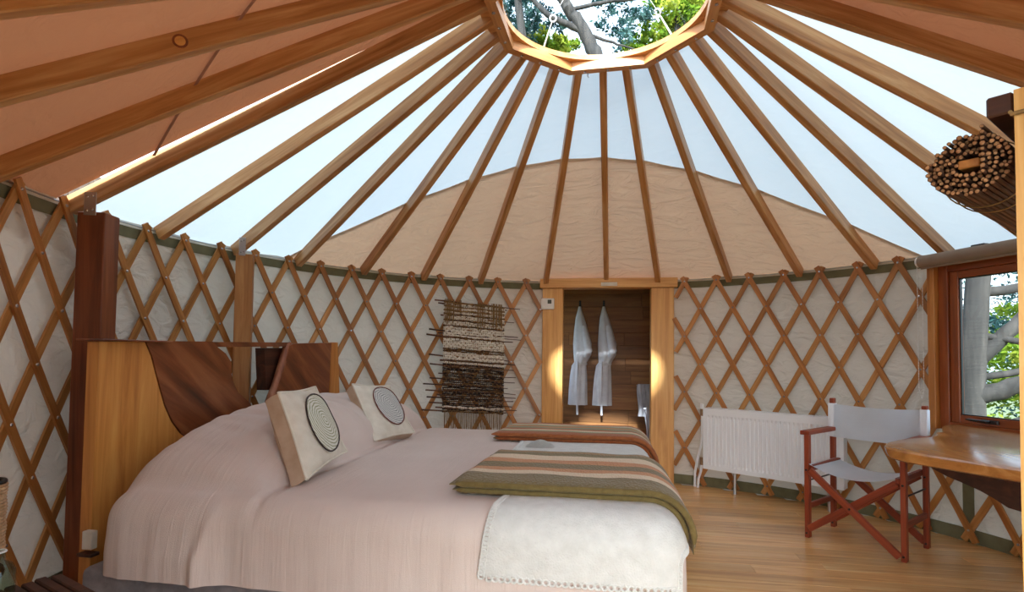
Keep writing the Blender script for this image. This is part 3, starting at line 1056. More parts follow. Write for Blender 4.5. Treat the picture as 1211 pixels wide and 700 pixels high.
TOP = 0.62
def rbox(p, off=0.0, rr=0.11):
    """nearest point of the bed's rounded block, pushed out by off"""
    lo = V((BX0, BY0, -0.2)); hi = V((BX1, BY1, TOP))
    q = V((min(max(p.x, lo.x + rr), hi.x - rr), min(max(p.y, lo.y + rr), hi.y - rr), min(max(p.z, lo.z + rr), hi.z - rr)))
    d = p - q
    if d.length < 1e-6: d = V((0, 0, 1))
    return q + d.normalized() * (rr + off)

def hump(x, y):
    """pillows under the bedspread at the head end"""
    if x > -1.255: return 0.0
    s = (x + 1.255) / (-0.33)
    hx = math.sqrt(max(0.0, 1 - (1 - min(1, s)) ** 2.0)) if s < 1 else 1.0
    hx *= 1 - 0.15 * max(0, min(1, (-1.72 - x) / 0.15)) ** 1.5
    if y < 0.17: hy = max(0.0, 1 - ((0.17 - y) / 0.99) ** 2.6) ** 0.62
    else: hy = max(0.0, 1 - ((y - 0.17) / 1.10) ** 4.0) ** 0.55
    gap = 1 - 0.12 * math.exp(-((y - 0.30) / 0.09) ** 2)
    fold = 0.020 * noise.noise(V((x * 3 + y * 11, y * 2.5 - x * 3, 1))) + 0.009 * noise.noise(V((x * 6 + y * 24, y * 4, 9)))
    return 0.265 * hx * hy * gap + fold * hx * hy

def surf(u, v, off=0.0):
    """cloth laid over the bed: u runs to the foot and over it, v towards the near side and down"""
    rr = 0.11
    def fold(t, edge, sgn):
        over = (t - edge) * sgn + rr
        if over <= 0: return t, 0.0
        arc = rr * PI / 2
        if over < arc:
            a = over / rr
            return edge - sgn * rr + sgn * rr * math.sin(a), rr * (1 - math.cos(a))
        return edge, rr + over - arc
    x, dx = fold(u, BX1, 1)
    y, dy = fold(v, BY0, -1)
    if v > 0.2:
        y, dy = fold(v, BY1, 1)
    p = V((x, y, TOP - math.hypot(dx, dy) if min(dx, dy) > 0 else TOP - dx - dy))
    q = rbox(p, off)
    q.z += hump(q.x, q.y) * max(0.0, min(1.0, (q.z - 0.45) / 0.15))
    return q

# the bedspread
bm = BM()
us = [BX0 + (BX1 + 0.36 - BX0) * i / 170 for i in range(171)]
vs_ = [BY0 - 0.27 + (BY1 - BY0 + 0.54) * j / 110 for j in range(111)]
rows = []
for v in vs_:
    row = []
    for u in us:
        p = surf(u, v)
        side = max(0.0, min(1.0, (TOP - 0.02 - p.z) / 0.2))
        if p.y < -0.7 and side > 0:
            w = 0.010 * noise.noise(V((p.x * 7, 0.3, p.z * 1.2))) + 0.006 * noise.noise(V((p.x * 22, 2.3, p.z * 1.0)))
            head = 1 / (1 + math.exp((p.x + 1.36) / 0.02))          # the fold beside the pillows
            ridge = math.exp(-((p.x + 1.375 + 0.05 * side) / 0.022) ** 2)
            p.y -= side * (w * (1.6 if p.x < -1.3 else 1.0) + head * 0.025 + ridge * 0.022)
            p.z += 0.012 * math.sin(p.x * 3.1) * (1 if p.z < 0.36 else 0)
        if p.x > BX1 - 0.12 and side > 0:
            p.x += side * (0.010 * noise.noise(V((0.7, p.y * 7, p.z))) + 0.004)
        p.z += 0.004 * noise.noise(V((p.x * 5, p.y * 3, 2))) if side == 0 else 0
        if -1.30 < p.x < -1.15 and side < 0.5:
            p.z -= 0.012 * math.exp(-((p.x + 1.235) / 0.022) ** 2)
        if p.x < -1.2 and side == 0:
            p.z += 0.006 * noise.noise(V((p.x * 3 + p.y * 9, p.y * 2, 5)))
        row.append(p)
    rows.append(row)
grid_mesh(bm, rows)
o = obj('bedspread', fix(bm), M['spread'], smooth=True)
tag(o, 'dusty pink bedspread drawn over the mattress and the pillows', 'bedspread')
md = o.modifiers.new('subdivision', 'SUBSURF'); md.levels = 1; md.render_levels = 1

def laid_cloth(name, u0, u1, v0, v1, off, thick, mat, nu=50, nv=26, edge=None, parent=None, wob=0.0, lift=None, seed=0):
    bm = BM()
    uvl = bm.loops.layers.uv.new('UVMap')
    grid_t, grid_b = [], []
    for j in range(nv + 1):
        rt, rb = [], []
        for i in range(nu + 1):
            fu, fv = i / nu, j / nv
            a, b, c, d = u0(fv) if callable(u0) else u0, u1(fv) if callable(u1) else u1, v0(fu) if callable(v0) else v0, v1(fu) if callable(v1) else v1
            u = a + (b - a) * fu; v = c + (d - c) * fv
            e = min(fv, 1 - fv) * nv / 2.0
            eu = min(fu, 1 - fu) * nu / 2.0
            rnd = min(1.0, min(e, eu))
            rnd = math.sqrt(max(0.0, 1 - (1 - rnd) ** 2))
            w = wob * noise.noise(V((u * 6 + seed, v * 6, seed)))
            ex = lift(fu, fv) if lift else 0.0
            mid = off + thick / 2 + ex + w
            rt.append((surf(u, v, mid + thick / 2 * max(0.12, rnd)), fu, fv))
            rb.append((surf(u, v, mid - thick / 2 * max(0.12, rnd)), fu, fv))
        grid_t.append(rt); grid_b.append(rb)
    T = [[bm.verts.new(p[0]) for p in r] for r in grid_t]
    B = [[bm.verts.new(p[0]) for p in r] for r in grid_b]
    uvof = {}
    for G, A in ((grid_t, T), (grid_b, B)):
        for r, rv in zip(G, A):
            for p, v in zip(r, rv): uvof[v] = (p[1], p[2])
    def f(*q):
        fc = bm.faces.new(q)
        for l in fc.loops: l[uvl].uv = uvof[l.vert]
    for j in range(nv):
        for i in range(nu):
            f(T[j][i], T[j][i + 1], T[j + 1][i + 1], T[j + 1][i])
            f(B[j][i], B[j + 1][i], B[j + 1][i + 1], B[j][i + 1])
    for i in range(nu):
        f(T[0][i], B[0][i], B[0][i + 1], T[0][i + 1]); f(T[nv][i], T[nv][i + 1], B[nv][i + 1], B[nv][i])
    for j in range(nv):
        f(T[j][0], T[j + 1][0], B[j + 1][0], B[j][0]); f(T[j][nu], B[j][nu], B[j + 1][nu], T[j + 1][nu])
    return obj(name, fix(bm), mat, parent, smooth=70)

# v runs with fv from the near edge (0) to the far edge (1)
OL, CR, OR, TA, GR, RU = srgb(118, 100, 58), srgb(214, 192, 160), srgb(190, 128, 78), srgb(150, 116, 70), srgb(132, 140, 108), srgb(160, 92, 52)
M['stripe_a'] = stripes('olive_orange_stripes', [(0.0, OL), (0.20, OL), (0.235, CR), (0.335, OR), (0.42, OL), (0.55, OR), (0.66, CR), (0.80, OL), (0.90, TA), (0.95, OL)])
M['stripe_b'] = stripes('green_rust_stripes', [(0.0, RU), (0.20, GR), (0.27, CR), (0.37, RU), (0.47, GR), (0.57, OR), (0.66, GR), (0.75, CR), (0.84, RU), (0.93, GR)])
M['stripe_under'] = stripes('olive_fold', [(0.0, OL), (0.5, TA)])
M['knit_olive'] = cloth('olive_knit', srgb(122, 104, 62), srgb(104, 88, 50), nscale=40, weave=150, bump=1.0)
M['knit_rust'] = cloth('rust_knit', srgb(160, 96, 56), srgb(140, 80, 46), nscale=40, weave=150, bump=1.0)
def blanket(label, u0, u1, v0, v1, mat, tail):
    e = empty('striped_blanket', (-0.1, (v0 + v1) / 2, TOP), label=label, cat='blanket', group='striped knitted blankets folded on the foot of the bed')
    laid_cloth('lower_layer', u0 + 0.01, u1 - 0.04, lambda f: v0 + 0.03 * f, v1, 0.009, 0.022, M['stripe_under'], parent=e, wob=0.003, seed=3)
    laid_cloth('upper_layer', lambda f: u0 + 0.05 * f, u1, lambda f: v0 - 0.012, v1, 0.033, 0.024, mat, parent=e, wob=0.005, seed=5)
    # the two layers' own rounded edges on the near side
    for off, rr_, inset, nm in ((0.020, 0.0115, 0.016, 'lower_edge'), (0.045, 0.0125, 0.004, 'folded_edge')):
        bm = BM()
        tube(bm, [surf(u0 + 0.025 + (u1 - 0.06 - u0) * k / 39, v0 - 0.012 + inset, off) for k in range(40)], [0.006] + [rr_] * 38 + [0.006], 10)
        obj(nm, bm, M['knit_olive' if mat is M['stripe_a'] else 'knit_rust'], e, smooth=True)
    return e
blanket('olive and orange striped blanket folded across the bed, nearest the white throw', -0.56, 0.385, -0.72, 0.02, M['stripe_a'], 0)
blanket('green and rust striped blanket folded on the far side of the bed', -0.66, 0.41, 0.58, 1.13, M['stripe_b'], 0)

def throw(label, u0, u1, v0, v1, seed):
    e = empty('white_throw', (-0.1, (v0 + v1) / 2, TOP), label=label, cat='throw', group='white throws with scalloped edges')
    un = lambda f: (u0(f) if callable(u0) else u0)
    laid_cloth('cloth', u0, u1, v0, v1, 0.004, 0.008, M['throw'], 44, 40, parent=e, wob=0.003, seed=seed)
    # crocheted scallops along the open edges
    bm = BM()
    edge = []
    K = 34
    for k in range(K + 1): edge.append((un(1 - k / K), v1 + (v0 - v1) * k / K, (-1, 0)))
    for k in range(1, K + 1): edge.append((un(0) + (u1 - un(0)) * k / K, v0, (0, -1)))
    for k in range(1, K + 1): edge.append((u1, v0 + (v1 - v0) * k / K, (1, 0)))
    for (a, b, (nx, ny)) in edge:
        c = surf(a + nx * 0.006, b + ny * 0.006, 0.009)
        nrm = (surf(a, b, 0.05) - surf(a, b, 0.0)).normalized()
        torus(bm, c, nrm, 0.0095, 0.0042, 10, 5)
    s = obj('scalloped_edging', bm, M['throw'], e, smooth=True); s['kind'] = 'stuff'
    return e
throw('white cotton throw with crocheted edge hanging over the near side of the bed', lambda f: -0.385 + 0.055 * f, 0.325, -1.085, -0.66, 1)
throw('white cotton throw lying between the two striped blankets', lambda f: -0.46, 0.30, 0.10, 0.60, 2)
# its turned-up corner
bm = BM()
laid = [[surf(-0.42 + 0.02 * i, 0.33 + 0.012 * j, 0.014 + 0.035 * math.sin(PI * i / 8) * (j / 6)) for i in range(9)] for j in range(7)]
grid_mesh(bm, laid); bmesh.ops.solidify(bm, geom=bm.faces[:], thickness=0.006)
obj('turned_corner', fix(bm), M['throw'], bpy.data.objects['white_throw.001'], smooth=60)

# cushions
def ringmat(name, a, b_, wob):
    m, n, b = base_mat(name)
    tc = N(n, 'ShaderNodeTexCoord')
    w = N(n, 'ShaderNodeTexWave', wave_type='RINGS', rings_direction='SPHERICAL')
    w.inputs['Scale'].default_value = 22.0
    w.inputs['Distortion'].default_value = 4.0
    w.inputs['Detail'].default_value = 1.5
    w.inputs['Detail Scale'].default_value = 1.2
    n.links.new(tc.outputs['Object'], w.inputs['Vector'])
    rp = ramp(n, [(0.12, a), (0.42, b_)])
    n.links.new(w.outputs['Fac'], rp.inputs[0])
    n.links.new(rp.outputs[0], b.inputs['Base Color'])
    b.inputs['Roughness'].default_value = 0.9
    return m
M['rings_green'] = ringmat('green_tree_rings', srgb(150, 152, 118), srgb(216, 214, 200), 0)
M['rings_grey'] = ringmat('grey_tree_rings', srgb(128, 130, 128), srgb(206, 204, 198), 0)
def cushion(label, BL, BR, TL, TR, depth, rings, pipe, cshift, apx):
    BL, BR, TL, TR = map(V, (BL, BR, TL, TR))
    X = ((BR - BL) + (TR - TL)).normalized()
    Z = ((TL - BL) + (TR - BR)).normalized()
    Z = (Z - X * Z.dot(X)).normalized()
    Y = Z.cross(X)                                  # points to the back of the cushion
    C_ = (BL + BR + TL + TR) / 4
    m = Matrix.Identity(4)
    for i in range(3): m[i][0], m[i][1], m[i][2], m[i][3] = X[i], Y[i], Z[i], C_[i]
    loc = [m.inverted() @ p for p in (BL, BR, TR, TL)]
    e = empty('cushion', Mx=m, label=label, cat='cushion', group='tree-ring cushions on the bed')
    def P(u, v):
        p = loc[0].lerp(loc[1], u).lerp(loc[3].lerp(loc[2], u), v)
        pinch = 1 - 0.05 * (math.sin(PI * u) * (abs(2 * v - 1) ** 4) + math.sin(PI * v) * (abs(2 * u - 1) ** 4))
        return V((p.x * pinch, 0, p.z * pinch))
    def bulge(u, v): return (math.sin(PI * u) ** 0.45) * (math.sin(PI * v) ** 0.45)
    n = 22
    for nm, sgn, mt in (('front_panel', -1, 'cushion_cream'), ('back_panel', 1, 'cushion_tan')):
        bm = BM()
        rows = []
        for j in range(n + 1):
            row = []
            for i in range(n + 1):
                u, v = i / n, j / n
                p = P(u, v)
                p.y = sgn * (depth * 0.42 + depth * 0.5 * bulge(u, v)) + 0.004 * noise.noise(V((u * 5, v * 5, sgn)))
                row.append(m @ p)
            rows.append(row)
        grid_mesh(bm, rows)
        obj(nm, bm, M[mt], e, smooth=True)
    bm = BM()
    per = [(i / n, 0) for i in range(n)] + [(1, i / n) for i in range(n)] + [(1 - i / n, 1) for i in range(n)] + [(0, 1 - i / n) for i in range(n)]
    ra = [bm.verts.new(m @ (P(u, v) + V((0, -depth * 0.42, 0)))) for u, v in per]
    rm = [bm.verts.new(m @ (P(u, v) * 1.02)) for u, v in per]
    rb = [bm.verts.new(m @ (P(u, v) + V((0, depth * 0.42, 0)))) for u, v in per]
    for a, b in ((ra, rm), (rm, rb)):
        for k in range(len(per)):
            bm.faces.new((a[k], a[(k + 1) % len(per)], b[(k + 1) % len(per)], b[k]))
    obj('gusset', fix(bm), M['cushion_tan'], e, smooth=True)
    bm = BM()
    tube(bm, [m @ (P(u, v) * 1.012 + V((0, -depth * 0.42, 0))) for u, v in per + per[:1]], 0.006, 6)
    obj('piping', bm, M['cushion_cream'], e, smooth=True)
    # appliqué
    cu, cv, au, av = apx
    outl = []
    for k in range(40):
        t = 2 * PI * k / 40
        f = 1 + 0.05 * math.sin(2 * t + 1) + 0.03 * math.sin(3 * t)
        outl.append((cu + au * f * math.cos(t), cv + av * f * math.sin(t)))
    def F(u, v, o_):
        p = P(min(1, max(0, u)), min(1, max(0, v)))
        p.y = -(depth * 0.42 + depth * 0.5 * bulge(min(.999, max(.001, u)), min(.999, max(.001, v)))) - o_
        return m @ p
    bm = BM()
    ctr = bm.verts.new(F(cu, cv, 0.006))
    prev = None
    for q in range(1, 7):
        ring_ = [bm.verts.new(F(cu + (a - cu) * q / 6, cv + (b - cv) * q / 6, 0.006)) for a, b in outl]
        for k in range(40):
            if prev is None: bm.faces.new((ctr, ring_[k], ring_[(k + 1) % 40]))
            else: bm.faces.new((prev[k], ring_[k], ring_[(k + 1) % 40], prev[(k + 1) % 40]))
        prev = ring_
    mm = Matrix.Translation(F(cu, cv, 0.0))
    bm.transform(mm.inverted())
    a = obj('tree_ring_print', fix(bm), M[rings], e, world=mm, smooth=True)
    bm = BM(); tube(bm, [F(a_, b_2, 0.007) for a_, b_2 in outl + outl[:1]], 0.0038, 6)
    obj('print_outline', bm, M[pipe], e, smooth=True)
cushion('cream cushion with a green tree-ring print and dark outline, nearest the viewer', (-1.165, -0.70, 0.64), (-1.24, -0.27, 0.655), (-1.40, -0.585, 0.945), (-1.385, -0.245, 0.97), 0.085, 'rings_green', 'piping_dark', 0, (0.60, 0.50, 0.35, 0.41))
cushion('cream cushion with a grey tree-ring print and rust outline, further up the bed', (-1.28, 0.22, 0.635), (-1.18, 0.61, 0.638), (-1.50, 0.41, 0.94), (-1.41, 0.75, 0.905), 0.075, 'rings_grey', 'piping_red', 0, (0.60, 0.54, 0.35, 0.40))

# ------------------------------------------------------------------ woven wall hanging
A_, B_ = V((-1.395, 2.045, 0)), V((-0.90, 2.30, 0))
hang = empty('wall_hanging', ((A_ + B_) / 2), label='woven wall hanging of white and dark wool with sticks, left of the doorway', cat='wall hanging')
HXv = (B_ - A_).normalized(); HN = V((HXv.y, -HXv.x, 0))
HW = (B_ - A_).length
def hp(u, z, o_=0.0):
    tilt = -0.06 * (u - 0.5) * 0.6
    return A_ + HXv * (u * HW) + V((0, 0, z + tilt)) + HN * (0.012 + o_)
ztop, zbot = 1.60, 0.615
rows_n = 57
for k in range(rows_n):
    z = ztop - (ztop - zbot) * (k + 0.5) / rows_n
    f = k / rows_n
    if f < 0.10: kind = 'weft_white' if k % 2 else 'warp'
    elif f < 0.56: kind = R_.choice(('weft_white', 'weft_white', 'weft_brown', 'weft_white', 'weft_black')) if k % 2 else ('weft_white' if k % 3 else 'weft_brown')
    elif f < 0.94: kind = 'weft_black' if k % 3 else 'weft_brown'
    else: kind = ('weft_white', 'weft_black', 'weft_brown')[k % 3]
    bm = BM()
    pts, rad = [], []
    r0 = 0.0115 if kind == 'weft_white' else 0.0092
    for i in range(23):
        u = -0.01 + 1.02 * i / 22
        pts.append(hp(u, z + 0.010 * noise.noise(V((u * 7, k * 0.9, 0))), 0.004 * (-1) ** (i + k)))
        rad.append(r0 * (0.6 + 1.1 * abs(noise.noise(V((u * 14, k * 3.1, 4))))))
    tube(bm, pts, rad, 6)
    obj('weft_row', bm, M[kind], hang, smooth=True)
bm = BM()
for k in range(30):
    u = 0.01 + 0.98 * k / 29
    pts = [hp(u + 0.004 * math.sin(i + k), ztop - (ztop - zbot) * i / 44, 0.012 * (-1) ** (i + k)) for i in range(45)]
    tube(bm, pts, 0.0032, 4)
o = obj('warp_strands', bm, M['warp'], hang, smooth=True); o['kind'] = 'stuff'
bm = BM()
for k in range(46):
    u = 0.02 + 0.96 * k / 45
    L = R_.uniform(0.12, 0.2)
    tube(bm, [hp(u, zbot + 0.02, 0.004), hp(u + R_.uniform(-.008, .008), zbot - L * .5, 0.006), hp(u + R_.uniform(-.015, .015), zbot - L, 0.002)], 0.0028, 4)
for a, b, L in ((0.0, 0.16, 0.22), (0.2, 0.3, 0.1), (0.54, 0.66, 0.26), (0.72, 0.98, 0.22)):
    for k in range(int((b - a) * 70)):
        u = R_.uniform(a, b)
        tube(bm, [hp(u, ztop + 0.02, 0.02), hp(u, ztop - L * .5, 0.026), hp(u + R_.uniform(-.01, .01), ztop - L * R_.uniform(.7, 1), 0.022)], 0.003, 4)
o = obj('fringe', bm, M['warp'], hang, smooth=True); o['kind'] = 'stuff'
for (z, a, b) in ((1.60, -0.16, 1.28), (1.575, -0.1, 1.05), (1.47, -0.06, 1.18), (1.335, -0.24, 1.25), (1.31, -0.1, 1.3), (1.285, -0.28, 1.16), (1.11, -0.24, 1.1), (1.075, -0.06, 1.2), (1.03, -0.22, 1.18), (0.955, -0.08, 1.22), (0.905, -0.22, 1.2), (0.855, -0.32, 1.08), (0.805, -0.28, 1.22), (0.765, -0.1, 1.22), (0.735, -0.26, 1.18), (0.69, -0.22, 1.16), (0.655, -0.12, 1.24), (0.625, -0.34, 1.06)):
    bm = BM()
    pts = [hp(a + (b - a) * i / 5, z + R_.uniform(-.006, .006), 0.0) for i in range(6)]
    r0 = R_.uniform(0.006, 0.0095)
    tube(bm, pts, [r0 * (1 - 0.08 * i) for i in range(6)], 6)
    obj('stick', bm, M['stick'], hang, smooth=True)

# ------------------------------------------------------------------ radiator
PA, PB = V((0.872, 2.296, 0)), V((1.752, 1.686, 0))
rdx = (PB - PA).normalized(); rdn = V((rdx.y, -rdx.x, 0))       # towards the room
if rdn.dot(V((-1, -1, 0))) < 0: rdn = -rdn
rad = empty('radiator', (PA + PB) / 2, label='white ribbed panel radiator in front of the trellis, right of the doorway', cat='radiator')
RL = (PB - PA).length
RM = Matrix.Identity(4)
back_ = -rdn
for i in range(3): RM[i][0], RM[i][1], RM[i][2], RM[i][3] = rdx[i], back_[i], (0, 0, 1)[i], PA[i]
z0, z1 = 0.182, 0.70
bm = BM()
nr = 31
prof = []
pitch = (RL - 0.06) / nr
for k in range(nr):
    x = 0.03 + k * pitch
    prof += [(x, 0.0), (x + pitch * .18, 0.0), (x + pitch * .34, 0.009), (x + pitch * .66, 0.009), (x + pitch * .82, 0.0)]
prof.append((RL - 0.03, 0.0))
zz = [(z0, 0), (z0 + 0.035, 0), (z0 + 0.055, 1), (z1 - 0.075, 1), (z1 - 0.055, 0), (z1, 0)]
rows = []
for z, f in zz:
    rows.append([RM @ V((x, y * f, z)) for x, y in [(0, 0)] + prof + [(RL, 0)]])
grid_mesh(bm, rows)
front = obj('front_panel', fix(bm), M['enamel'], rad, smooth=20)
bm = BM(); box(bm, (0, 0.014, z0), (RL, 0.10, z0 + 0.012), RM); box(bm, (0, 0.088, z0), (RL, 0.10, z1), RM); obj('back_panel', bm, M['enamel'], rad)
bm = BM()
box(bm, (-0.003, -0.001, z0), (0.0, 0.102, z1), RM, bev=.001); obj('side_cover', bm, M['enamel'], rad)
bm = BM(); box(bm, (RL, -0.001, z0), (RL + 0.003, 0.102, z1), RM, bev=.001); obj('side_cover', bm, M['enamel'], rad)
bm = BM()
box(bm, (0, -0.001, z1), (RL, 0.006, z1 + 0.005), RM); box(bm, (0, 0.096, z1), (RL, 0.102, z1 + 0.005), RM)
for k in range(44): box(bm, (RL * k / 44 + .004, 0.006, z1), (RL * k / 44 + .012, 0.096, z1 + 0.004), RM)
obj('top_grille', bm, M['enamel'], rad)
for fx in (0.235, 0.90):
    bm = BM(); tube(bm, [RM @ V((fx * RL, 0.05, 0.0)), RM @ V((fx * RL, 0.05, z0 + 0.02))], 0.013, 12); obj('foot', bm, M['steel'], rad, smooth=True)
bm = BM(); tube(bm, [RM @ V((-0.003, 0.05, z1 - 0.04)), RM @ V((-0.045, 0.05, z1 - 0.04))], 0.013, 12); tube(bm, [RM @ V((-0.035, 0.05, z1 - 0.07)), RM @ V((-0.035, 0.05, z1 - 0.01))], 0.016, 12); obj('upper_valve', bm, M['copper'], rad, smooth=True)
bm = BM(); tube(bm, [RM @ V((-0.035, 0.05, z1 - 0.01)), RM @ V((-0.035, 0.05, z1 + 0.035))], 0.016, 12); obj('valve_cap', bm, M['enamel'], rad, smooth=True)
bm = BM(); tube(bm, [RM @ V((-0.003, 0.05, z0 + 0.05)), RM @ V((-0.045, 0.05, z0 + 0.05))], 0.013, 12); tube(bm, [RM @ V((-0.04, 0.05, z0 + 0.02)), RM @ V((-0.04, 0.05, z0 + 0.085))], 0.015, 12); obj('lower_valve', bm, M['copper'], rad, smooth=True)
bm = BM(); tube(bm, [RM @ V((-0.035, 0.05, z1 - 0.07)), RM @ V((-0.035, 0.05, 0.45)), RM @ V((-0.05, 0.055, 0.36)), RM @ V((-0.085, 0.06, 0.24)), RM @ V((-0.105, 0.06, 0.12)), RM @ V((-0.108, 0.06, 0.0))], 0.011, 10); obj('pipe', bm, M['enamel'], rad, smooth=True)
bm = BM(); tube(bm, [RM @ V((-0.04, 0.05, z0 + 0.02)), RM @ V((-0.045, 0.05, 0.15)), RM @ V((-0.068, 0.05, 0.08)), RM @ V((-0.075, 0.05, 0.0))], 0.011, 10); obj('pipe', bm, M['enamel'], rad, smooth=True)

# ------------------------------------------------------------------ director's chair
CM = Matrix.Translation((1.637, 1.072, 0)) @ Matrix.Rotation(math.atan2(-0.68, 0.734), 4, 'Z')   # local x to its left arm as seen, y to the back
chair = empty('director_chair', Mx=CM, label='folding wooden director chair with white canvas seat and back beside the desk', cat='chair')
def cb(name, a, b, w, d, up=(0, 0, 1), mat='mahogany', parent=chair):
    A, B = CM @ V(a), CM @ V(b)
    return beam(name, A, B, w, d, M[mat], parent, up=CM.to_3x3() @ V(up), bev=.004)
hx, hy = 0.265, 0.19
for sx in (-1, 1):
    cb('leg', (sx * hx, -hy, 0), (sx * hx, -hy, 0.655), 0.042, 0.028, (1, 0, 0))
    cb('leg', (sx * hx, hy, 0), (sx * hx, hy, 0.875 if sx < 0 else 0.862), 0.042, 0.028, (1, 0, 0))
    a = cb('armrest', (sx * hx, -hy - 0.045, 0.668), (sx * hx, hy + 0.022, 0.668), 0.056, 0.026)
    cb('side_rail', (sx * hx, -hy, 0.20), (sx * hx, hy, 0.20), 0.022, 0.036)
    cb('seat_rail', (sx * (hx - 0.028), -hy - 0.01, 0.448), (sx * (hx - 0.028), hy + 0.02, 0.452), 0.026, 0.036)
    bm = BM(); tube(bm, [CM @ V((sx * hx, -hy, 0.36)), CM @ V((sx * hx, hy, 0.36))], 0.005, 8); obj('side_rod', bm, M['black'], chair)
for yy, of in ((-hy, 0.0), (hy, 0.0)):
    cb('cross_brace', (-hx + 0.012, yy - 0.014 , 0.06), (hx - 0.030, yy - 0.014, 0.435), 0.024, 0.042, (0, 0, 1))
    cb('cross_brace', (hx - 0.012, yy + 0.012 - 0.052 * (yy < 0), 0.03), (-hx + 0.030, yy + 0.012 - 0.052 * (yy < 0), 0.435), 0.024, 0.042, (0, 0, 1))
bm = BM()
for (x, yy, z) in ((-hx, -hy, .03), (hx, -hy, .03), (hx, hy, .03), (-hx, hy, .03), (0.0, -hy - 0.04, .245), (-hx, -hy, .43), (hx, -hy, .43), (hx, hy, .43)):
    q = CM @ Matrix.Translation((x, yy - 0.022, z)) @ Matrix.Rotation(PI / 2, 4, 'X')
    bmesh.ops.create_cone(bm, segments=10, radius1=.007, radius2=.006, depth=.008, cap_ends=True, matrix=q)
b_ = obj('bolts', bm, M['black'], chair); b_['kind'] = 'stuff'
# seat sling
bm = BM()
rows = []
for j in range(15):
    yy = -hy - 0.02 + (2 * hy + 0.03) * j / 14
    row = []
    for i in range(25):
        f = i / 24
        x = -hx + 0.016 + (2 * hx - 0.032) * f
        z = 0.470 - 0.058 * math.sin(PI * f) ** 0.9
        row.append(CM @ V((x, yy, z)))
    rows.append(row)
grid_mesh(bm, rows); bmesh.ops.solidify(bm, geom=bm.faces[:], thickness=0.006)
obj('seat', fix(bm), M['canvas'], chair, smooth=50)
# backrest sling, wrapped round both uprights
bm = BM()
rows = []
for j in range(13):
    z = 0.615 + (0.842 - 0.615) * j / 12
    row = []
    for i in range(33):
        f = i / 32
        x = -hx - 0.018 + (2 * hx + 0.036) * f
        yb = hy - 0.028 + 0.045 * math.sin(PI * max(0, min(1, (f - .06) / .88)))
        zz2 = z - 0.018 * math.sin(PI * f) * (1 if j > 6 else 0.6)
        row.append(CM @ V((x, yb, zz2)))
    rows.append(row)
grid_mesh(bm, rows); bmesh.ops.solidify(bm, geom=bm.faces[:], thickness=0.005)
back = obj('backrest', fix(bm), M['canvas'], chair, smooth=50)
for sx in (-1, 1):
    bm = BM()
    box(bm, (sx * hx - 0.020, hy - 0.031, 0.617), (sx * hx + 0.020, hy + 0.027, 0.84), CM, bev=0.006, seg=2)
    obj('sleeve', bm, M['canvas'], back, smooth=True)

# ------------------------------------------------------------------ window, blind, desk
WT = V((0.36, -0.933, 0)).normalized()           # along the window towards the viewer's right
WN = V((WT.y, -WT.x, 0))                          # into the room
if WN.dot(V((-1, -0.3, 0))) < 0: WN = -WN
WO = V((2.105, 1.262, 0))
WMX = Matrix.Identity(4)
for i in range(3): WMX[i][0], WMX[i][1], WMX[i][2], WMX[i][3] = WT[i], (-WN)[i], (0, 0, 1)[i], WO[i]
win = empty('window_1', (2.2, 0.8, 0.7), kind='structure')
WL, WZ0, WZ1 = 1.08, 0.705, 1.80
def wb(name, lo, hi, mat, parent, bev=.003):
    """a bar of the window given in window coordinates, grain along its long side"""
    lo, hi = V(lo), V(hi)
    d = hi - lo
    c = (lo + hi) / 2
    k = max(range(3), key=lambda i: d[i])
    a, b = c.copy(), c.copy()
    a[k] = lo[k]; b[k] = hi[k]
    o_ = [i for i in range(3) if i != k]
    up = V((0, 0, 0)); up[o_[1]] = 1.0
    upw = WMX.to_3x3() @ up
    return beam(name, WMX @ a, WMX @ b, d[o_[0]], d[o_[1]], M[mat], parent, up=upw, bev=bev)
wb('casing', (0, -0.005, WZ0), (0.048, 0.20, WZ1), 'casing', win)
wb('casing', (WL - 0.048, -0.005, WZ0), (WL, 0.20, WZ1), 'casing', win)
wb('casing', (0.048, -0.005, WZ1 - 0.04), (WL - 0.048, 0.20, WZ1), 'redwood', win)
wb('frame', (0.048, 0.03, WZ0), (0.11, 0.10, WZ1 - 0.04), 'redwood', win)
wb('frame', (WL - 0.11, 0.03, WZ0), (WL - 0.048, 0.10, WZ1 - 0.04), 'redwood', win)
wb('frame', (0.11, 0.03, WZ0), (WL - 0.11, 0.10, WZ0 + 0.05), 'redwood', win)
wb('frame', (0.11, 0.03, WZ1 - 0.095), (WL - 0.11, 0.10, WZ1 - 0.04), 'redwood', win)
sash = wb('sash', (0.11, 0.045, WZ0 + 0.05), (0.165, 0.085, WZ1 - 0.095), 'redwood', win)
wb('sash', (WL - 0.165, 0.045, WZ0 + 0.05), (WL - 0.11, 0.085, WZ1 - 0.095), 'redwood', win)
wb('sash', (0.165, 0.045, WZ0 + 0.05), (WL - 0.165, 0.085, WZ0 + 0.10), 'redwood', win)
wb('sash', (0.165, 0.045, WZ1 - 0.14), (WL - 0.165, 0.085, WZ1 - 0.095), 'redwood', win)
bm = BM(); box(bm, (0.165, 0.062, WZ0 + 0.10), (WL - 0.165, 0.066, WZ1 - 0.14), WMX); obj('pane', bm, M['glass'], win)
bm = BM()
for lo, hi in (((0.165, 0.056, WZ0 + .10), (0.171, 0.072, WZ1 - .14)), ((WL - .171, 0.056, WZ0 + .10), (WL - .165, 0.072, WZ1 - .14)), ((0.171, 0.056, WZ0 + .10), (WL - .171, 0.072, WZ0 + .106)), ((0.171, 0.056, WZ1 - .146), (WL - .171, 0.072, WZ1 - .14))):
    box(bm, lo, hi, WMX)
obj('gasket', bm, M['black'], win)
h = None
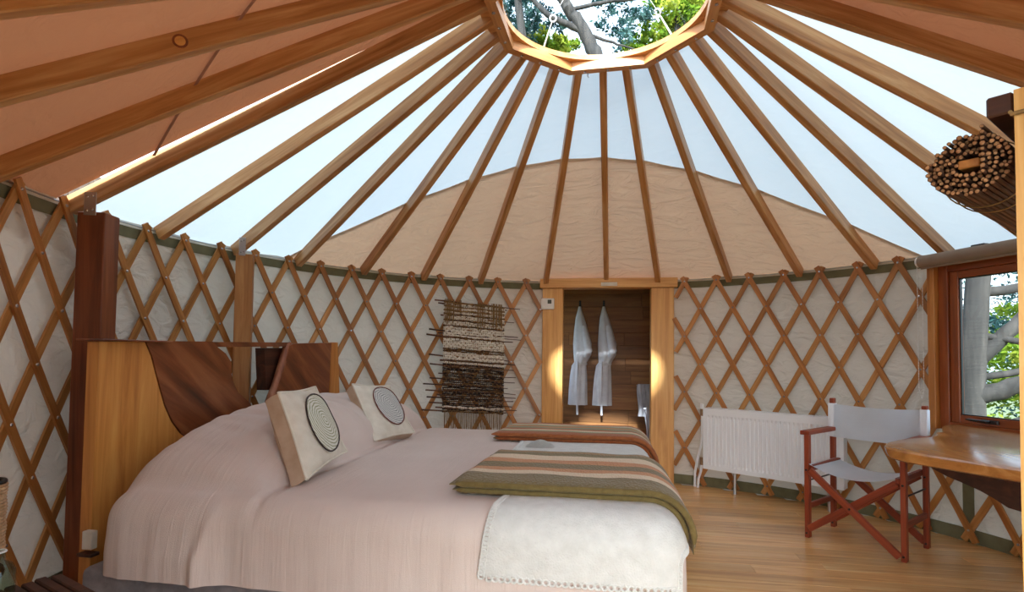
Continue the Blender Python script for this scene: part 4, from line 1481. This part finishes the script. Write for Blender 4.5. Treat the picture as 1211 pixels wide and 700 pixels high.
bm = BM(); box(bm, (0.30, 0.028, WZ0 + 0.066), (0.40, 0.045, WZ0 + 0.088), WMX, bev=.004); h = obj('handle', bm, M['black'], win)
bm = BM(); tube(bm, [WMX @ V((0.35, 0.03, WZ0 + .078)), WMX @ V((0.35, 0.005, WZ0 + .078)), WMX @ V((0.27, 0.0, WZ0 + .080)), WMX @ V((0.235, 0.002, WZ0 + .082))], [.008, .009, .008, .005], 8); obj('handle_lever', bm, M['black'], h, smooth=True)

bl = empty('roller_blind', WMX @ V((0.5, -0.04, 1.77)), label='taupe roller blind rolled up above the window, with a bead chain', cat='blind')
bm = BM(); tube(bm, [WMX @ V((0.0, -0.045, 1.785)), WMX @ V((WL, -0.045, 1.785))], 0.040, 20); obj('rolled_fabric', bm, M['blind'], bl, smooth=True)
bm = BM(); box(bm, (0.0, -0.055, 1.735), (WL, -0.04, 1.752), WMX, bev=.004); obj('bottom_bar', bm, M['blind'], bl)
bm = BM(); tube(bm, [WMX @ V((-0.018, -0.045, 1.785)), WMX @ V((0.0, -0.045, 1.785))], 0.034, 20); obj('chain_wheel', bm, M['plastic'], bl, smooth=True)
bm = BM(); box(bm, (0.30, -0.02, 1.815), (0.38, 0.02, 1.84), WMX, bev=.003); obj('bracket', bm, M['black'], bl)
bm = BM()
for off in (-0.022, 0.018):
    for k in range(112):
        z = 1.785 - 0.008 * k
        bmesh.ops.create_icosphere(bm, subdivisions=1, radius=0.0032, matrix=Matrix.Translation(WMX @ V((-0.010 , -0.045 + off * (1 if k < 104 else (112 - k) / 8), z))))
o = obj('bead_chain', bm, M['plastic'], bl); o['kind'] = 'stuff'

desk = empty('desk', (1.75, 0.1, 0), label='live-edge wooden desk top under the window', cat='desk')
ol = [(2.16, 1.13), (2.06, 1.04), (1.96, 0.86), (1.90, 0.745), (1.875, 0.715), (1.845, 0.70), (1.815, 0.655), (1.77, 0.56), (1.70, 0.485), (1.57, 0.40), (1.46, 0.315), (1.365, 0.21), (1.315, 0.125), (1.295, 0.05), (1.31, -0.03), (1.35, -0.10), (1.41, -0.19), (1.475, -0.29), (1.54, -0.385), (1.60, -0.48), (1.68, -0.60), (1.76, -0.70), (2.40, -0.70), (2.44, -0.4), (2.46, -0.02), (2.44, 0.20), (2.40, 0.42), (2.34, 0.60), (2.28, 0.80), (2.20, 1.05)]
bm = BM()
ol2 = []
for i, p in enumerate(ol):
    q = ol[(i + 1) % len(ol)]
    ol2 += [p, ((p[0] + q[0]) / 2, (p[1] + q[1]) / 2)]
n_ = len(ol2)
def ring_at(z, ins):
    out = []
    cx, cy = 1.9, 0.1
    for i, p in enumerate(ol2):
        d = V((p[0] - cx, p[1] - cy)); d.normalize()
        w = 0.004 * noise.noise(V((p[0] * 8, p[1] * 8, z * 20)))
        out.append(bm.verts.new((p[0] - d.x * (ins + w), p[1] - d.y * (ins + w), z)))
    return out
rs = [ring_at(0.688, 0.030), ring_at(0.696, 0.014), ring_at(0.715, 0.004), ring_at(0.735, 0.001), ring_at(0.742, 0.006), ring_at(0.744, 0.012)]
for a, b in zip(rs, rs[1:]):
    for i in range(n_): bm.faces.new((a[i], a[(i + 1) % n_], b[(i + 1) % n_], b[i]))
bm.faces.new(rs[0][::-1]); bm.faces.new(rs[-1])
bmesh.ops.triangulate(bm, faces=[f for f in bm.faces if len(f.verts) > 4])
obj('desk_top', fix(bm), M['desk'], desk, smooth=30)
# dark live-edge bracket under the desk
ba, bb = V((1.58, 0.30, 0)), V((2.12, -0.34, 0))
bd = (bb - ba)
bn = V((bd.y, -bd.x, 0)).normalized() * 0.022
bm = BM()
prism(bm, [(-0.02, 0.686), (1.0, 0.686), (1.0, 0.42), (0.88, 0.42), (0.72, 0.455), (0.60, 0.485), (0.50, 0.502), (0.44, 0.492), (0.39, 0.498), (0.33, 0.528), (0.27, 0.552), (0.2, 0.572), (0.12, 0.592), (0.05, 0.618), (0.0, 0.642)], lambda p: ba + bd * p[0] + V((0, 0, p[1])) - bn, lambda p: ba + bd * p[0] + V((0, 0, p[1])) + bn)
obj('support_bracket', fix(bm), M['dark_wood'], desk)
beam('leg', (2.10, -0.36, 0), (2.10, -0.36, 0.686), 0.06, 0.06, M['dark_wood'], desk, up=(1, 0, 0))

# ------------------------------------------------------------------ closet frame with the rolled twig blind, close by on the right
e1 = V((0.694, 0.720, 0)).normalized()            # along the frame
e2 = V((0.720, -0.694, 0)).normalized()           # towards its inside, away from the bed
P0 = V((0.690, -1.712, 0))
clo = empty('closet_frame', P0, label='pale wooden closet frame standing at the right edge', cat='closet')
def cp(a, b, z): return P0 + e1 * a + e2 * b + V((0, 0, z))
# near-left post, with a slightly wavy bark-side edge
bm = BM()
rows = []
for k in range(31):
    z = 1.61 * k / 30
    wv = 0.006 * noise.noise(V((z * 5, 2, 0))) - 0.012 * math.exp(-((z - 0.9) / 0.16) ** 2)
    rows.append([cp(-0.0 + wv, 0.0, z), cp(0.09, 0.0, z), cp(0.09, 0.10, z), cp(-0.0 + wv, 0.10, z), cp(0.0 + wv, 0.0, z)])
vsr = [[bm.verts.new(p) for p in r[:-1]] for r in rows]
for a, b in zip(vsr, vsr[1:]):
    for k in range(4): bm.faces.new((a[k], a[(k + 1) % 4], b[(k + 1) % 4], b[k]))
bm.faces.new(vsr[0][::-1]); bm.faces.new(vsr[-1])
fix(bm)
mm, _ = axes(cp(0, 0, 0), cp(0, 0, 1.6), e1)
bm.transform(mm.inverted())
obj('post', bm, M['pine'], clo, world=mm)
beam('post', cp(1.05, 0.05, 0), cp(1.05, 0.05, 1.61), 0.10, 0.09, M['pine'], clo, up=e1)
beam('post', cp(0.045, 0.42, 0), cp(0.045, 0.42, 1.61), 0.09, 0.09, M['pine'], clo, up=e1)
beam('post', cp(1.05, 0.42, 0), cp(1.05, 0.42, 1.61), 0.09, 0.09, M['pine'], clo, up=e1)
beam('side_rail', cp(0.045, 0.09, 1.56), cp(0.045, 0.40, 1.56), 0.05, 0.07, M['pine'], clo)
beam('side_rail', cp(1.05, 0.09, 1.56), cp(1.05, 0.40, 1.56), 0.05, 0.07, M['pine'], clo)
beam('top_beam', cp(0.004, -0.020, 1.592), cp(1.12, -0.020, 1.592), 0.036, 0.036, M['dark_wood'], clo)
bm = BM()
tube(bm, [cp(-0.004, -0.004, 1.572), cp(0.093, -0.004, 1.575), cp(0.093, 0.104, 1.575), cp(-0.004, 0.104, 1.57), cp(-0.004, -0.004, 1.568)], 0.0035, 6)
obj('lashing', bm, M['warp'], clo)

roll = empty('twig_blind', cp(-0.05, -0.10, 1.45), label='rolled-up blind of dark twigs hanging from the closet beam', cat='blind')
rc = cp(0.029, -0.069, 1.508)
# seen from its near end: about 190 twig ends on a spiral
sticks = []
a = 0.018; ang = 0.0
while a < 0.0605:
    sticks.append((a * math.cos(ang) * 1.02, a * math.sin(ang) * 0.94))
    step = 0.0084 / a
    ang += step
    a += 0.0084 * step / (2 * PI) * 1.0
outer = len(sticks) - 48
Lr = 1.08
meshes = []
for q in range(4):
    bm = BM()
    r0 = 0.0035 + 0.00035 * q
    tube(bm, [(0, 0, 0), (Lr * .5, 0.001 * (q - 1.5), 0.001), (Lr, 0, 0)], [r0, r0 * .95, r0 * .9], 7, caps=False)
    me = mesh_of(bm, 'twig', M['stick'], True)
    meshes.append((me, r0))
capm = []
for q in range(4):
    bm = BM()
    bmesh.ops.create_cone(bm, segments=8, radius1=0.0032 + 0.00035 * q, radius2=0.0025, depth=0.0016, cap_ends=True, matrix=Matrix.Rotation(-PI / 2, 4, 'Y'))
    capm.append(mesh_of(bm, 'cut_end', M['stick_end'], False))
rot = Matrix.Identity(4)
for i in range(3): rot[i][0], rot[i][1], rot[i][2] = e1[i], -e2[i], (0, 0, 1)[i]
for k, (px, pz) in enumerate(sticks):
    q = R_.randrange(4)
    o_ = rc + e1 * R_.uniform(-0.012, 0.012) - e2 * px + V((0, 0, pz))
    w_ = Matrix.Translation(o_) @ rot
    tw = link('twig', meshes[q][0], roll, w_)
    link('cut_end', capm[q], tw, w_)
bm = BM(); box(bm, (-0.002, -0.016, -0.008), (Lr, 0.016, 0.008), Matrix.Translation(rc) @ rot, bev=.002); obj('core_batten', bm, M['casing'], roll)
for k in range(9):
    z = 1.575 - 0.010 * k
    w_ = Matrix.Translation(cp(0.010, -0.0455, 0) + V((0, 0, z - 0.010))) @ rot
    tw = link('twig', meshes[k % 4][0], roll, w_)
    link('cut_end', capm[k % 4], tw, w_)
for s in (0.10, 0.16, 0.55, 0.95):
    bm = BM()
    tube(bm, [rc + e1 * s - e2 * 0.0655 * math.cos(t) * 1.02 + V((0, 0, 0.063 * math.sin(t))) for t in [2 * PI * i / 30 for i in range(31)]], 0.0014, 5)
    obj('binding_cord', bm, M['warp'], roll)

# ------------------------------------------------------------------ bedside table with lamp and bottle, front left corner
ns = empty('bedside_table', (-1.58, -1.42, 0), label='low dark slatted bedside table in the front left corner', cat='table')
TD = V((0.92, -0.392, 0)); TP = V((-0.392, -0.92, 0)); AP = V((-1.684, -1.222, 0))
for k in range(8):
    a_ = AP + TP * (0.017 + 0.036 * k) + TD * (-0.012 * (k % 2))
    beam('slat', a_ + V((0, 0, 0.43)), a_ + TD * (0.40 + 0.01 * (k % 3)) + V((0, 0, 0.43)), 0.031, 0.022, M['dark_wood'], ns, bev=.004)
for t_ in (0.04, 0.35):
    a_ = AP + TD * t_
    beam('apron', a_ + TP * 0.01 + V((0, 0, 0.397)), a_ + TP * 0.28 + V((0, 0, 0.397)), 0.03, 0.042, M['mahogany'], ns)
    for q_ in (0.03, 0.26):
        p_ = a_ + TP * q_
        beam('leg', p_, p_ + V((0, 0, 0.376)), 0.034, 0.034, M['mahogany'], ns, up=(1, 0, 0))
stl = empty('stool', (-1.985, -1.265, 0), label='small round dark stool under the wicker lamp, in the front left corner', cat='stool')
bm = BM(); lathe(bm, [(0.07, 0.405), (0.083, 0.41), (0.086, 0.425), (0.083, 0.438), (0.001, 0.44)], (-1.985, -1.265, 0), 28); obj('stool_seat', fix(bm), M['dark_wood'], stl, smooth=30)
for k in range(3):
    a_ = V((-1.985 + 0.055 * math.cos(k * 2.094), -1.265 + 0.055 * math.sin(k * 2.094), 0.406)); b2 = V((-1.985 + 0.08 * math.cos(k * 2.094), -1.265 + 0.08 * math.sin(k * 2.094), 0))
    bm = BM(); tube(bm, [b2, a_], [0.014, 0.018], 10); obj('leg', bm, M['dark_wood'], stl, smooth=True)
c = (-1.965, -1.258, 0.441)
lp = empty('wicker_lamp', c, label='pale wicker lamp standing on the dark stool at the left edge', cat='lamp')
bm = BM()
for k in range(22):
    torus(bm, (c[0], c[1], c[2] + 0.045 + k * 0.0105), (0, 0, 1), 0.062 + 0.0015 * math.sin(k), 0.0062, 24, 6)
s = obj('shade', bm, M['wicker'], lp, smooth=True)
bm = BM(); lathe(bm, [(0.045, 0.0), (0.05, 0.01), (0.02, 0.02), (0.012, 0.04), (0.012, 0.06)], c, 20); obj('base', bm, M['black'], lp, smooth=True)
bm = BM(); torus(bm, (c[0], c[1], c[2] + 0.277), (0, 0, 1), 0.061, 0.006, 24, 6); obj('top_rim', bm, M['black'], lp, smooth=True)
c = (-1.703, -1.402, 0.4415)
bt = empty('glass_bottle', c, label='small clear glass bottle on the slatted bedside table', cat='bottle')
bm = BM(); lathe(bm, [(0.002, 0.002), (0.036, 0.002), (0.04, 0.01), (0.04, 0.07), (0.032, 0.088), (0.016, 0.10), (0.015, 0.125), (0.018, 0.128), (0.013, 0.128), (0.013, 0.10), (0.029, 0.085), (0.037, 0.07), (0.037, 0.012), (0.002, 0.006)], c, 24, close=False); obj('body', fix(bm), M['bottle'], bt, smooth=40)
bm = BM(); torus(bm, (c[0], c[1], c[2] + 0.126), (0, 0, 1), 0.016, 0.003, 20, 6); obj('rim', bm, M['enamel'], bt, smooth=True)

# ------------------------------------------------------------------ entrance behind the viewer: frame and an added canopy against direct sun
d2 = empty('door_2', (-0.2, -2.6, 0), kind='structure')
added_porch = empty('added_porch', (-0.2, -4.0, -0.2), label='added canopy behind the viewer, spreading sun into soft light', cat='added_porch')  # unseen, put in to stop direct sun and pass soft daylight
bm = BM(); lathe(bm, [(0.0, 0)], n=4) if False else grid_mesh(bm, [[V((-2.2 + 5.0 * i / 8, -5.9 + 3.65 * j / 6, 2.06 + 0.02 * j - 0.02 * math.sin(PI * i / 8))) for i in range(9)] for j in range(7)]); obj('sun_diffuser_roof', bm, M['sun_diffuser'], added_porch)
bm = BM(); box(bm, (-2.2, -6.2, -0.2), (2.8, -2.68, -0.03)); obj('added_porch_deck', bm, M['low_bounce_deck'], added_porch)
for x in (-2.1, 2.7):
    beam('added_porch_post', (x, -6.1, -0.2), (x, -6.1, 2.02), 0.1, 0.1, M['post'], added_porch, up=(1, 0, 0))

# ------------------------------------------------------------------ boarded screen added out of view, shading the front left wall
fen = empty('shade_fence', (-3.1, -1.6, -0.32), label='added timber screen out of view, shading the front left wall', cat='shade_fence')
for k in range(26):
    bm = BM(); box(bm, (-0.012, 0.002, 0), (0.012, 0.148, 2.5), bev=0.002)
    obj('shade_fence_board', bm, M['deck'], fen, world=Matrix.Translation((-2.98 - 0.004 * (k % 2), -3.4 + 0.15 * k, -0.32)))
for z_ in (0.3, 1.8):
    beam('shade_fence_rail', (-3.02, -3.4, z_), (-3.02, 0.5, z_), 0.04, 0.07, M['deck'], fen)

# ------------------------------------------------------------------ trees outside
def leaves(name, blobs, count, size, mat, parent, seed):
    rg = random.Random(seed)
    vs2, fs = [], []
    tot = sum(b[1] ** 2 for b in blobs)
    for (c, r) in blobs:
        k = int(count * r ** 2 / tot)
        subs = [(V((rg.gauss(0, 1), rg.gauss(0, 1), rg.gauss(0, .8))).normalized() * rg.uniform(.3, 1) * r, r * rg.uniform(.18, .35)) for _ in range(16)]
        for _ in range(k):
            sc_, sr = subs[rg.randrange(16)]
            p = V(c) + sc_ + V((rg.gauss(0, 1), rg.gauss(0, 1), rg.gauss(0, .7))) * sr * 0.5
            d = V((rg.gauss(0, 1), rg.gauss(0, 1), rg.gauss(0, 1))).normalized()
            t = d.cross(V((rg.gauss(0, 1), rg.gauss(0, 1), rg.gauss(0, 1)))).normalized()
            s_ = size * rg.uniform(.6, 1.3)
            b0 = len(vs2)
            vs2 += [p - d * s_, p + t * s_ * .4, p + d * s_, p - t * s_ * .4]
            fs.append((b0, b0 + 1, b0 + 2, b0 + 3))
    me = bpy.data.meshes.new(name)
    w = wm(parent)
    inv = w.inverted()
    me.from_pydata([inv @ v for v in vs2], [], fs)
    me.materials.append(mat)
    o = link(name, me, parent, w.copy())
    o['kind'] = 'stuff'
    return o
def limb(bm, pts, r0, r1, n=10, seed=0):
    out = []
    pts = [V(p) for p in pts]
    K = 5
    for a, b in zip(pts, pts[1:]):
        for k in range(K): out.append(a.lerp(b, k / K))
    out.append(pts[-1])
    for i in range(1, len(out) - 1):
        out[i] = out[i] * .6 + (out[i - 1] + out[i + 1]) * .2 + V((noise.noise(V((i * .9, seed, 0))), noise.noise(V((i * .9, seed, 7))), noise.noise(V((i * .9, seed, 13))))) * r0 * .35
    tube(bm, out, [r0 + (r1 - r0) * i / (len(out) - 1) for i in range(len(out))], n)

t1 = empty('tree', (0.25, 6.4, -0.32), label='grey-trunked tree with dark blue-green leaves seen through the skylight', cat='tree')
bm = BM(); limb(bm, [(0.35, 6.4, -0.32), (0.25, 6.35, 2.0), (0.1, 6.25, 4.4), (-0.10, 6.15, 5.95), (-0.30, 6.10, 6.35), (-0.56, 6.05, 6.74), (-0.80, 6.0, 7.1), (-0.9, 5.95, 8.2)], 0.16, 0.06, seed=1); obj('trunk', bm, M['bark'], t1, smooth=True)
bm = BM(); limb(bm, [(-0.30, 6.10, 6.36), (-0.62, 6.05, 6.50), (-0.89, 6.0, 6.62), (-1.2, 5.95, 6.95), (-1.6, 5.9, 7.3)], 0.06, 0.03, seed=2); obj('branch', bm, M['bark'], t1, smooth=True)
bm = BM(); limb(bm, [(-0.22, 6.1, 6.30), (0.15, 6.2, 6.2), (0.5, 6.3, 6.12)], 0.03, 0.012, seed=3); obj('branch', bm, M['bark'], t1, smooth=True)
bm = BM(); limb(bm, [(-0.5, 6.05, 6.72), (0.05, 6.15, 6.86), (0.7, 6.2, 6.9), (1.4, 6.2, 7.05)], 0.035, 0.02, seed=4); obj('branch', bm, M['bark'], t1, smooth=True)
bm = BM(); limb(bm, [(-1.25, 6.3, 4.8), (-1.3, 6.2, 6.2), (-1.45, 6.1, 7.4)], 0.08, 0.06, seed=5); obj('branch', bm, M['bark'], t1, smooth=True)
leaves('foliage', [((-1.5, 6.5, 7.0), .5), ((-1.15, 6.4, 6.85), .33), ((-0.75, 6.4, 6.75), .24), ((-1.3, 6.3, 7.4), .4), ((0.15, 6.5, 6.95), .34), ((0.3, 6.5, 6.5), .26), ((-0.1, 6.3, 7.4), .4), ((-0.9, 6.2, 7.8), .6), ((0.6, 6.6, 6.8), .3)], 9000, 0.04, M['leaf_dark'], t1, 11)
t2 = empty('tree', (1.3, 7.0, -0.32), label='yellow-green leafy tree filling the right side of the skylight', cat='tree')
bm = BM(); limb(bm, [(1.4, 7.2, -0.32), (1.35, 7.1, 3.5), (1.3, 7.0, 5.6), (1.25, 7.0, 7.2)], 0.16, 0.06, seed=6); obj('trunk', bm, M['bark'], t2, smooth=True)
leaves('foliage', [((1.24, 6.94, 6.95), .5), ((1.75, 7.0, 7.0), .5), ((0.85, 6.9, 6.62), .32), ((0.5, 6.85, 6.42), .24), ((1.6, 7.0, 7.6), .6), ((1.1, 7.0, 7.45), .45), ((1.5, 7.0, 6.4), .4)], 12000, 0.05, M['leaf_bright'], t2, 12)
t3 = empty('tree', (-1.2, 7.4, -0.32), label='rounded yellow-green treetop low on the left side of the skylight', cat='tree')
bm = BM(); limb(bm, [(-1.2, 7.4, -0.32), (-1.2, 7.4, 3.5), (-1.0, 7.2, 6.5)], 0.14, 0.05, seed=8); obj('trunk', bm, M['bark'], t3, smooth=True)
leaves('foliage', [((-1.15, 7.1, 6.78), .32), ((-0.68, 7.1, 6.66), .28), ((-1.5, 7.1, 6.9), .3)], 6000, 0.05, M['leaf_bright'], t3, 13)
# seen through the window
t4 = empty('tree', (2.97, 2.45, -0.32), label='old grey tree with twisting limbs just outside the window', cat='tree')
bm = BM(); limb(bm, [(3.04, 2.40, -0.32), (3.00, 2.38, 0.70), (3.02, 2.36, 1.30), (3.07, 2.36, 2.00), (3.02, 2.40, 3.20)], 0.10, 0.075, n=14, seed=21); obj('trunk', bm, M['bark'], t4, smooth=True)
bm = BM(); limb(bm, [(3.05, 2.36, 1.15), (3.32, 2.25, 1.50), (3.67, 2.20, 1.85), (4.12, 2.10, 2.40)], 0.062, 0.04, seed=22); obj('branch', bm, M['bark'], t4, smooth=True)
bm = BM(); limb(bm, [(3.04, 2.36, 0.85), (3.37, 2.20, 1.00), (3.72, 2.05, 1.08), (4.32, 1.80, 1.30)], 0.075, 0.05, seed=23); obj('branch', bm, M['bark'], t4, smooth=True)
bm = BM(); limb(bm, [(3.02, 2.36, 0.55), (3.42, 2.10, 0.72), (3.82, 1.90, 0.80), (4.42, 1.60, 0.90)], 0.055, 0.04, seed=24); obj('branch', bm, M['bark'], t4, smooth=True)
bm = BM(); limb(bm, [(3.07, 2.36, 1.35), (3.42, 2.10, 1.25), (3.92, 1.80, 1.45)], 0.03, 0.015, seed=25); obj('branch', bm, M['bark'], t4, smooth=True)
bm = BM(); limb(bm, [(3.05, 2.38, 1.0), (3.5, 2.25, 1.1), (3.9, 2.1, 1.0), (4.4, 1.8, 1.15)], 0.03, 0.015, seed=26); obj('branch', bm, M['bark'], t4, smooth=True)
bm = BM(); limb(bm, [(3.06, 2.38, 1.7), (3.5, 2.3, 1.75), (4.0, 2.2, 1.6), (4.6, 2.0, 1.8)], 0.045, 0.02, seed=27); obj('branch', bm, M['bark'], t4, smooth=True)
leaves('foliage', [((3.2, 2.5, 3.6), 1.0), ((4.2, 2.1, 3.2), 0.9), ((3.9, 1.4, 3.5), 1.0), ((4.6, 3.0, 3.0), 1.0), ((5.0, 1.6, 3.3), 1.0), ((3.4, 3.2, 3.2), .8)], 16000, 0.04, M['leaf_dark'], t4, 31)
hg = 0
for i, (x, y_, z, r, mt, lb) in enumerate((
        (4.3, 4.5, 0.9, 0.75, 'leaf_bright', 'sunlit yellow-green bush behind the twisted tree outside the window'),
        (6.0, 5.6, 2.0, 1.3, 'leaf_dark', 'tall dark green bush furthest back outside the window'),
        (4.7, 3.2, 0.3, 0.7, 'leaf_bright', 'low bright green bush at the foot of the window view'),
        (6.3, 3.2, 2.2, 1.4, 'leaf_dark', 'tall dark bush to the right outside the window'))):
    e = empty('bush', (x, y_, -0.32), label=lb, cat='bush')
    bm = BM(); limb(bm, [(x, y_, -0.32), (x + .05, y_, z)], 0.06, 0.02); obj('stem', bm, M['bark'], e, smooth=True)
    leaves('foliage', [((x, y_, z), r), ((x - .2, y_ + .3, z - .5), r * .7), ((x + .2, y_ - .3, z + .5), r * .8), ((x, y_, z - 1.0), r * .7), ((x - .3, y_ + .9, z), r * .8), ((x + .3, y_ - .9, z), r * .8)], 13000, 0.036, M[mt], e, 40 + i)
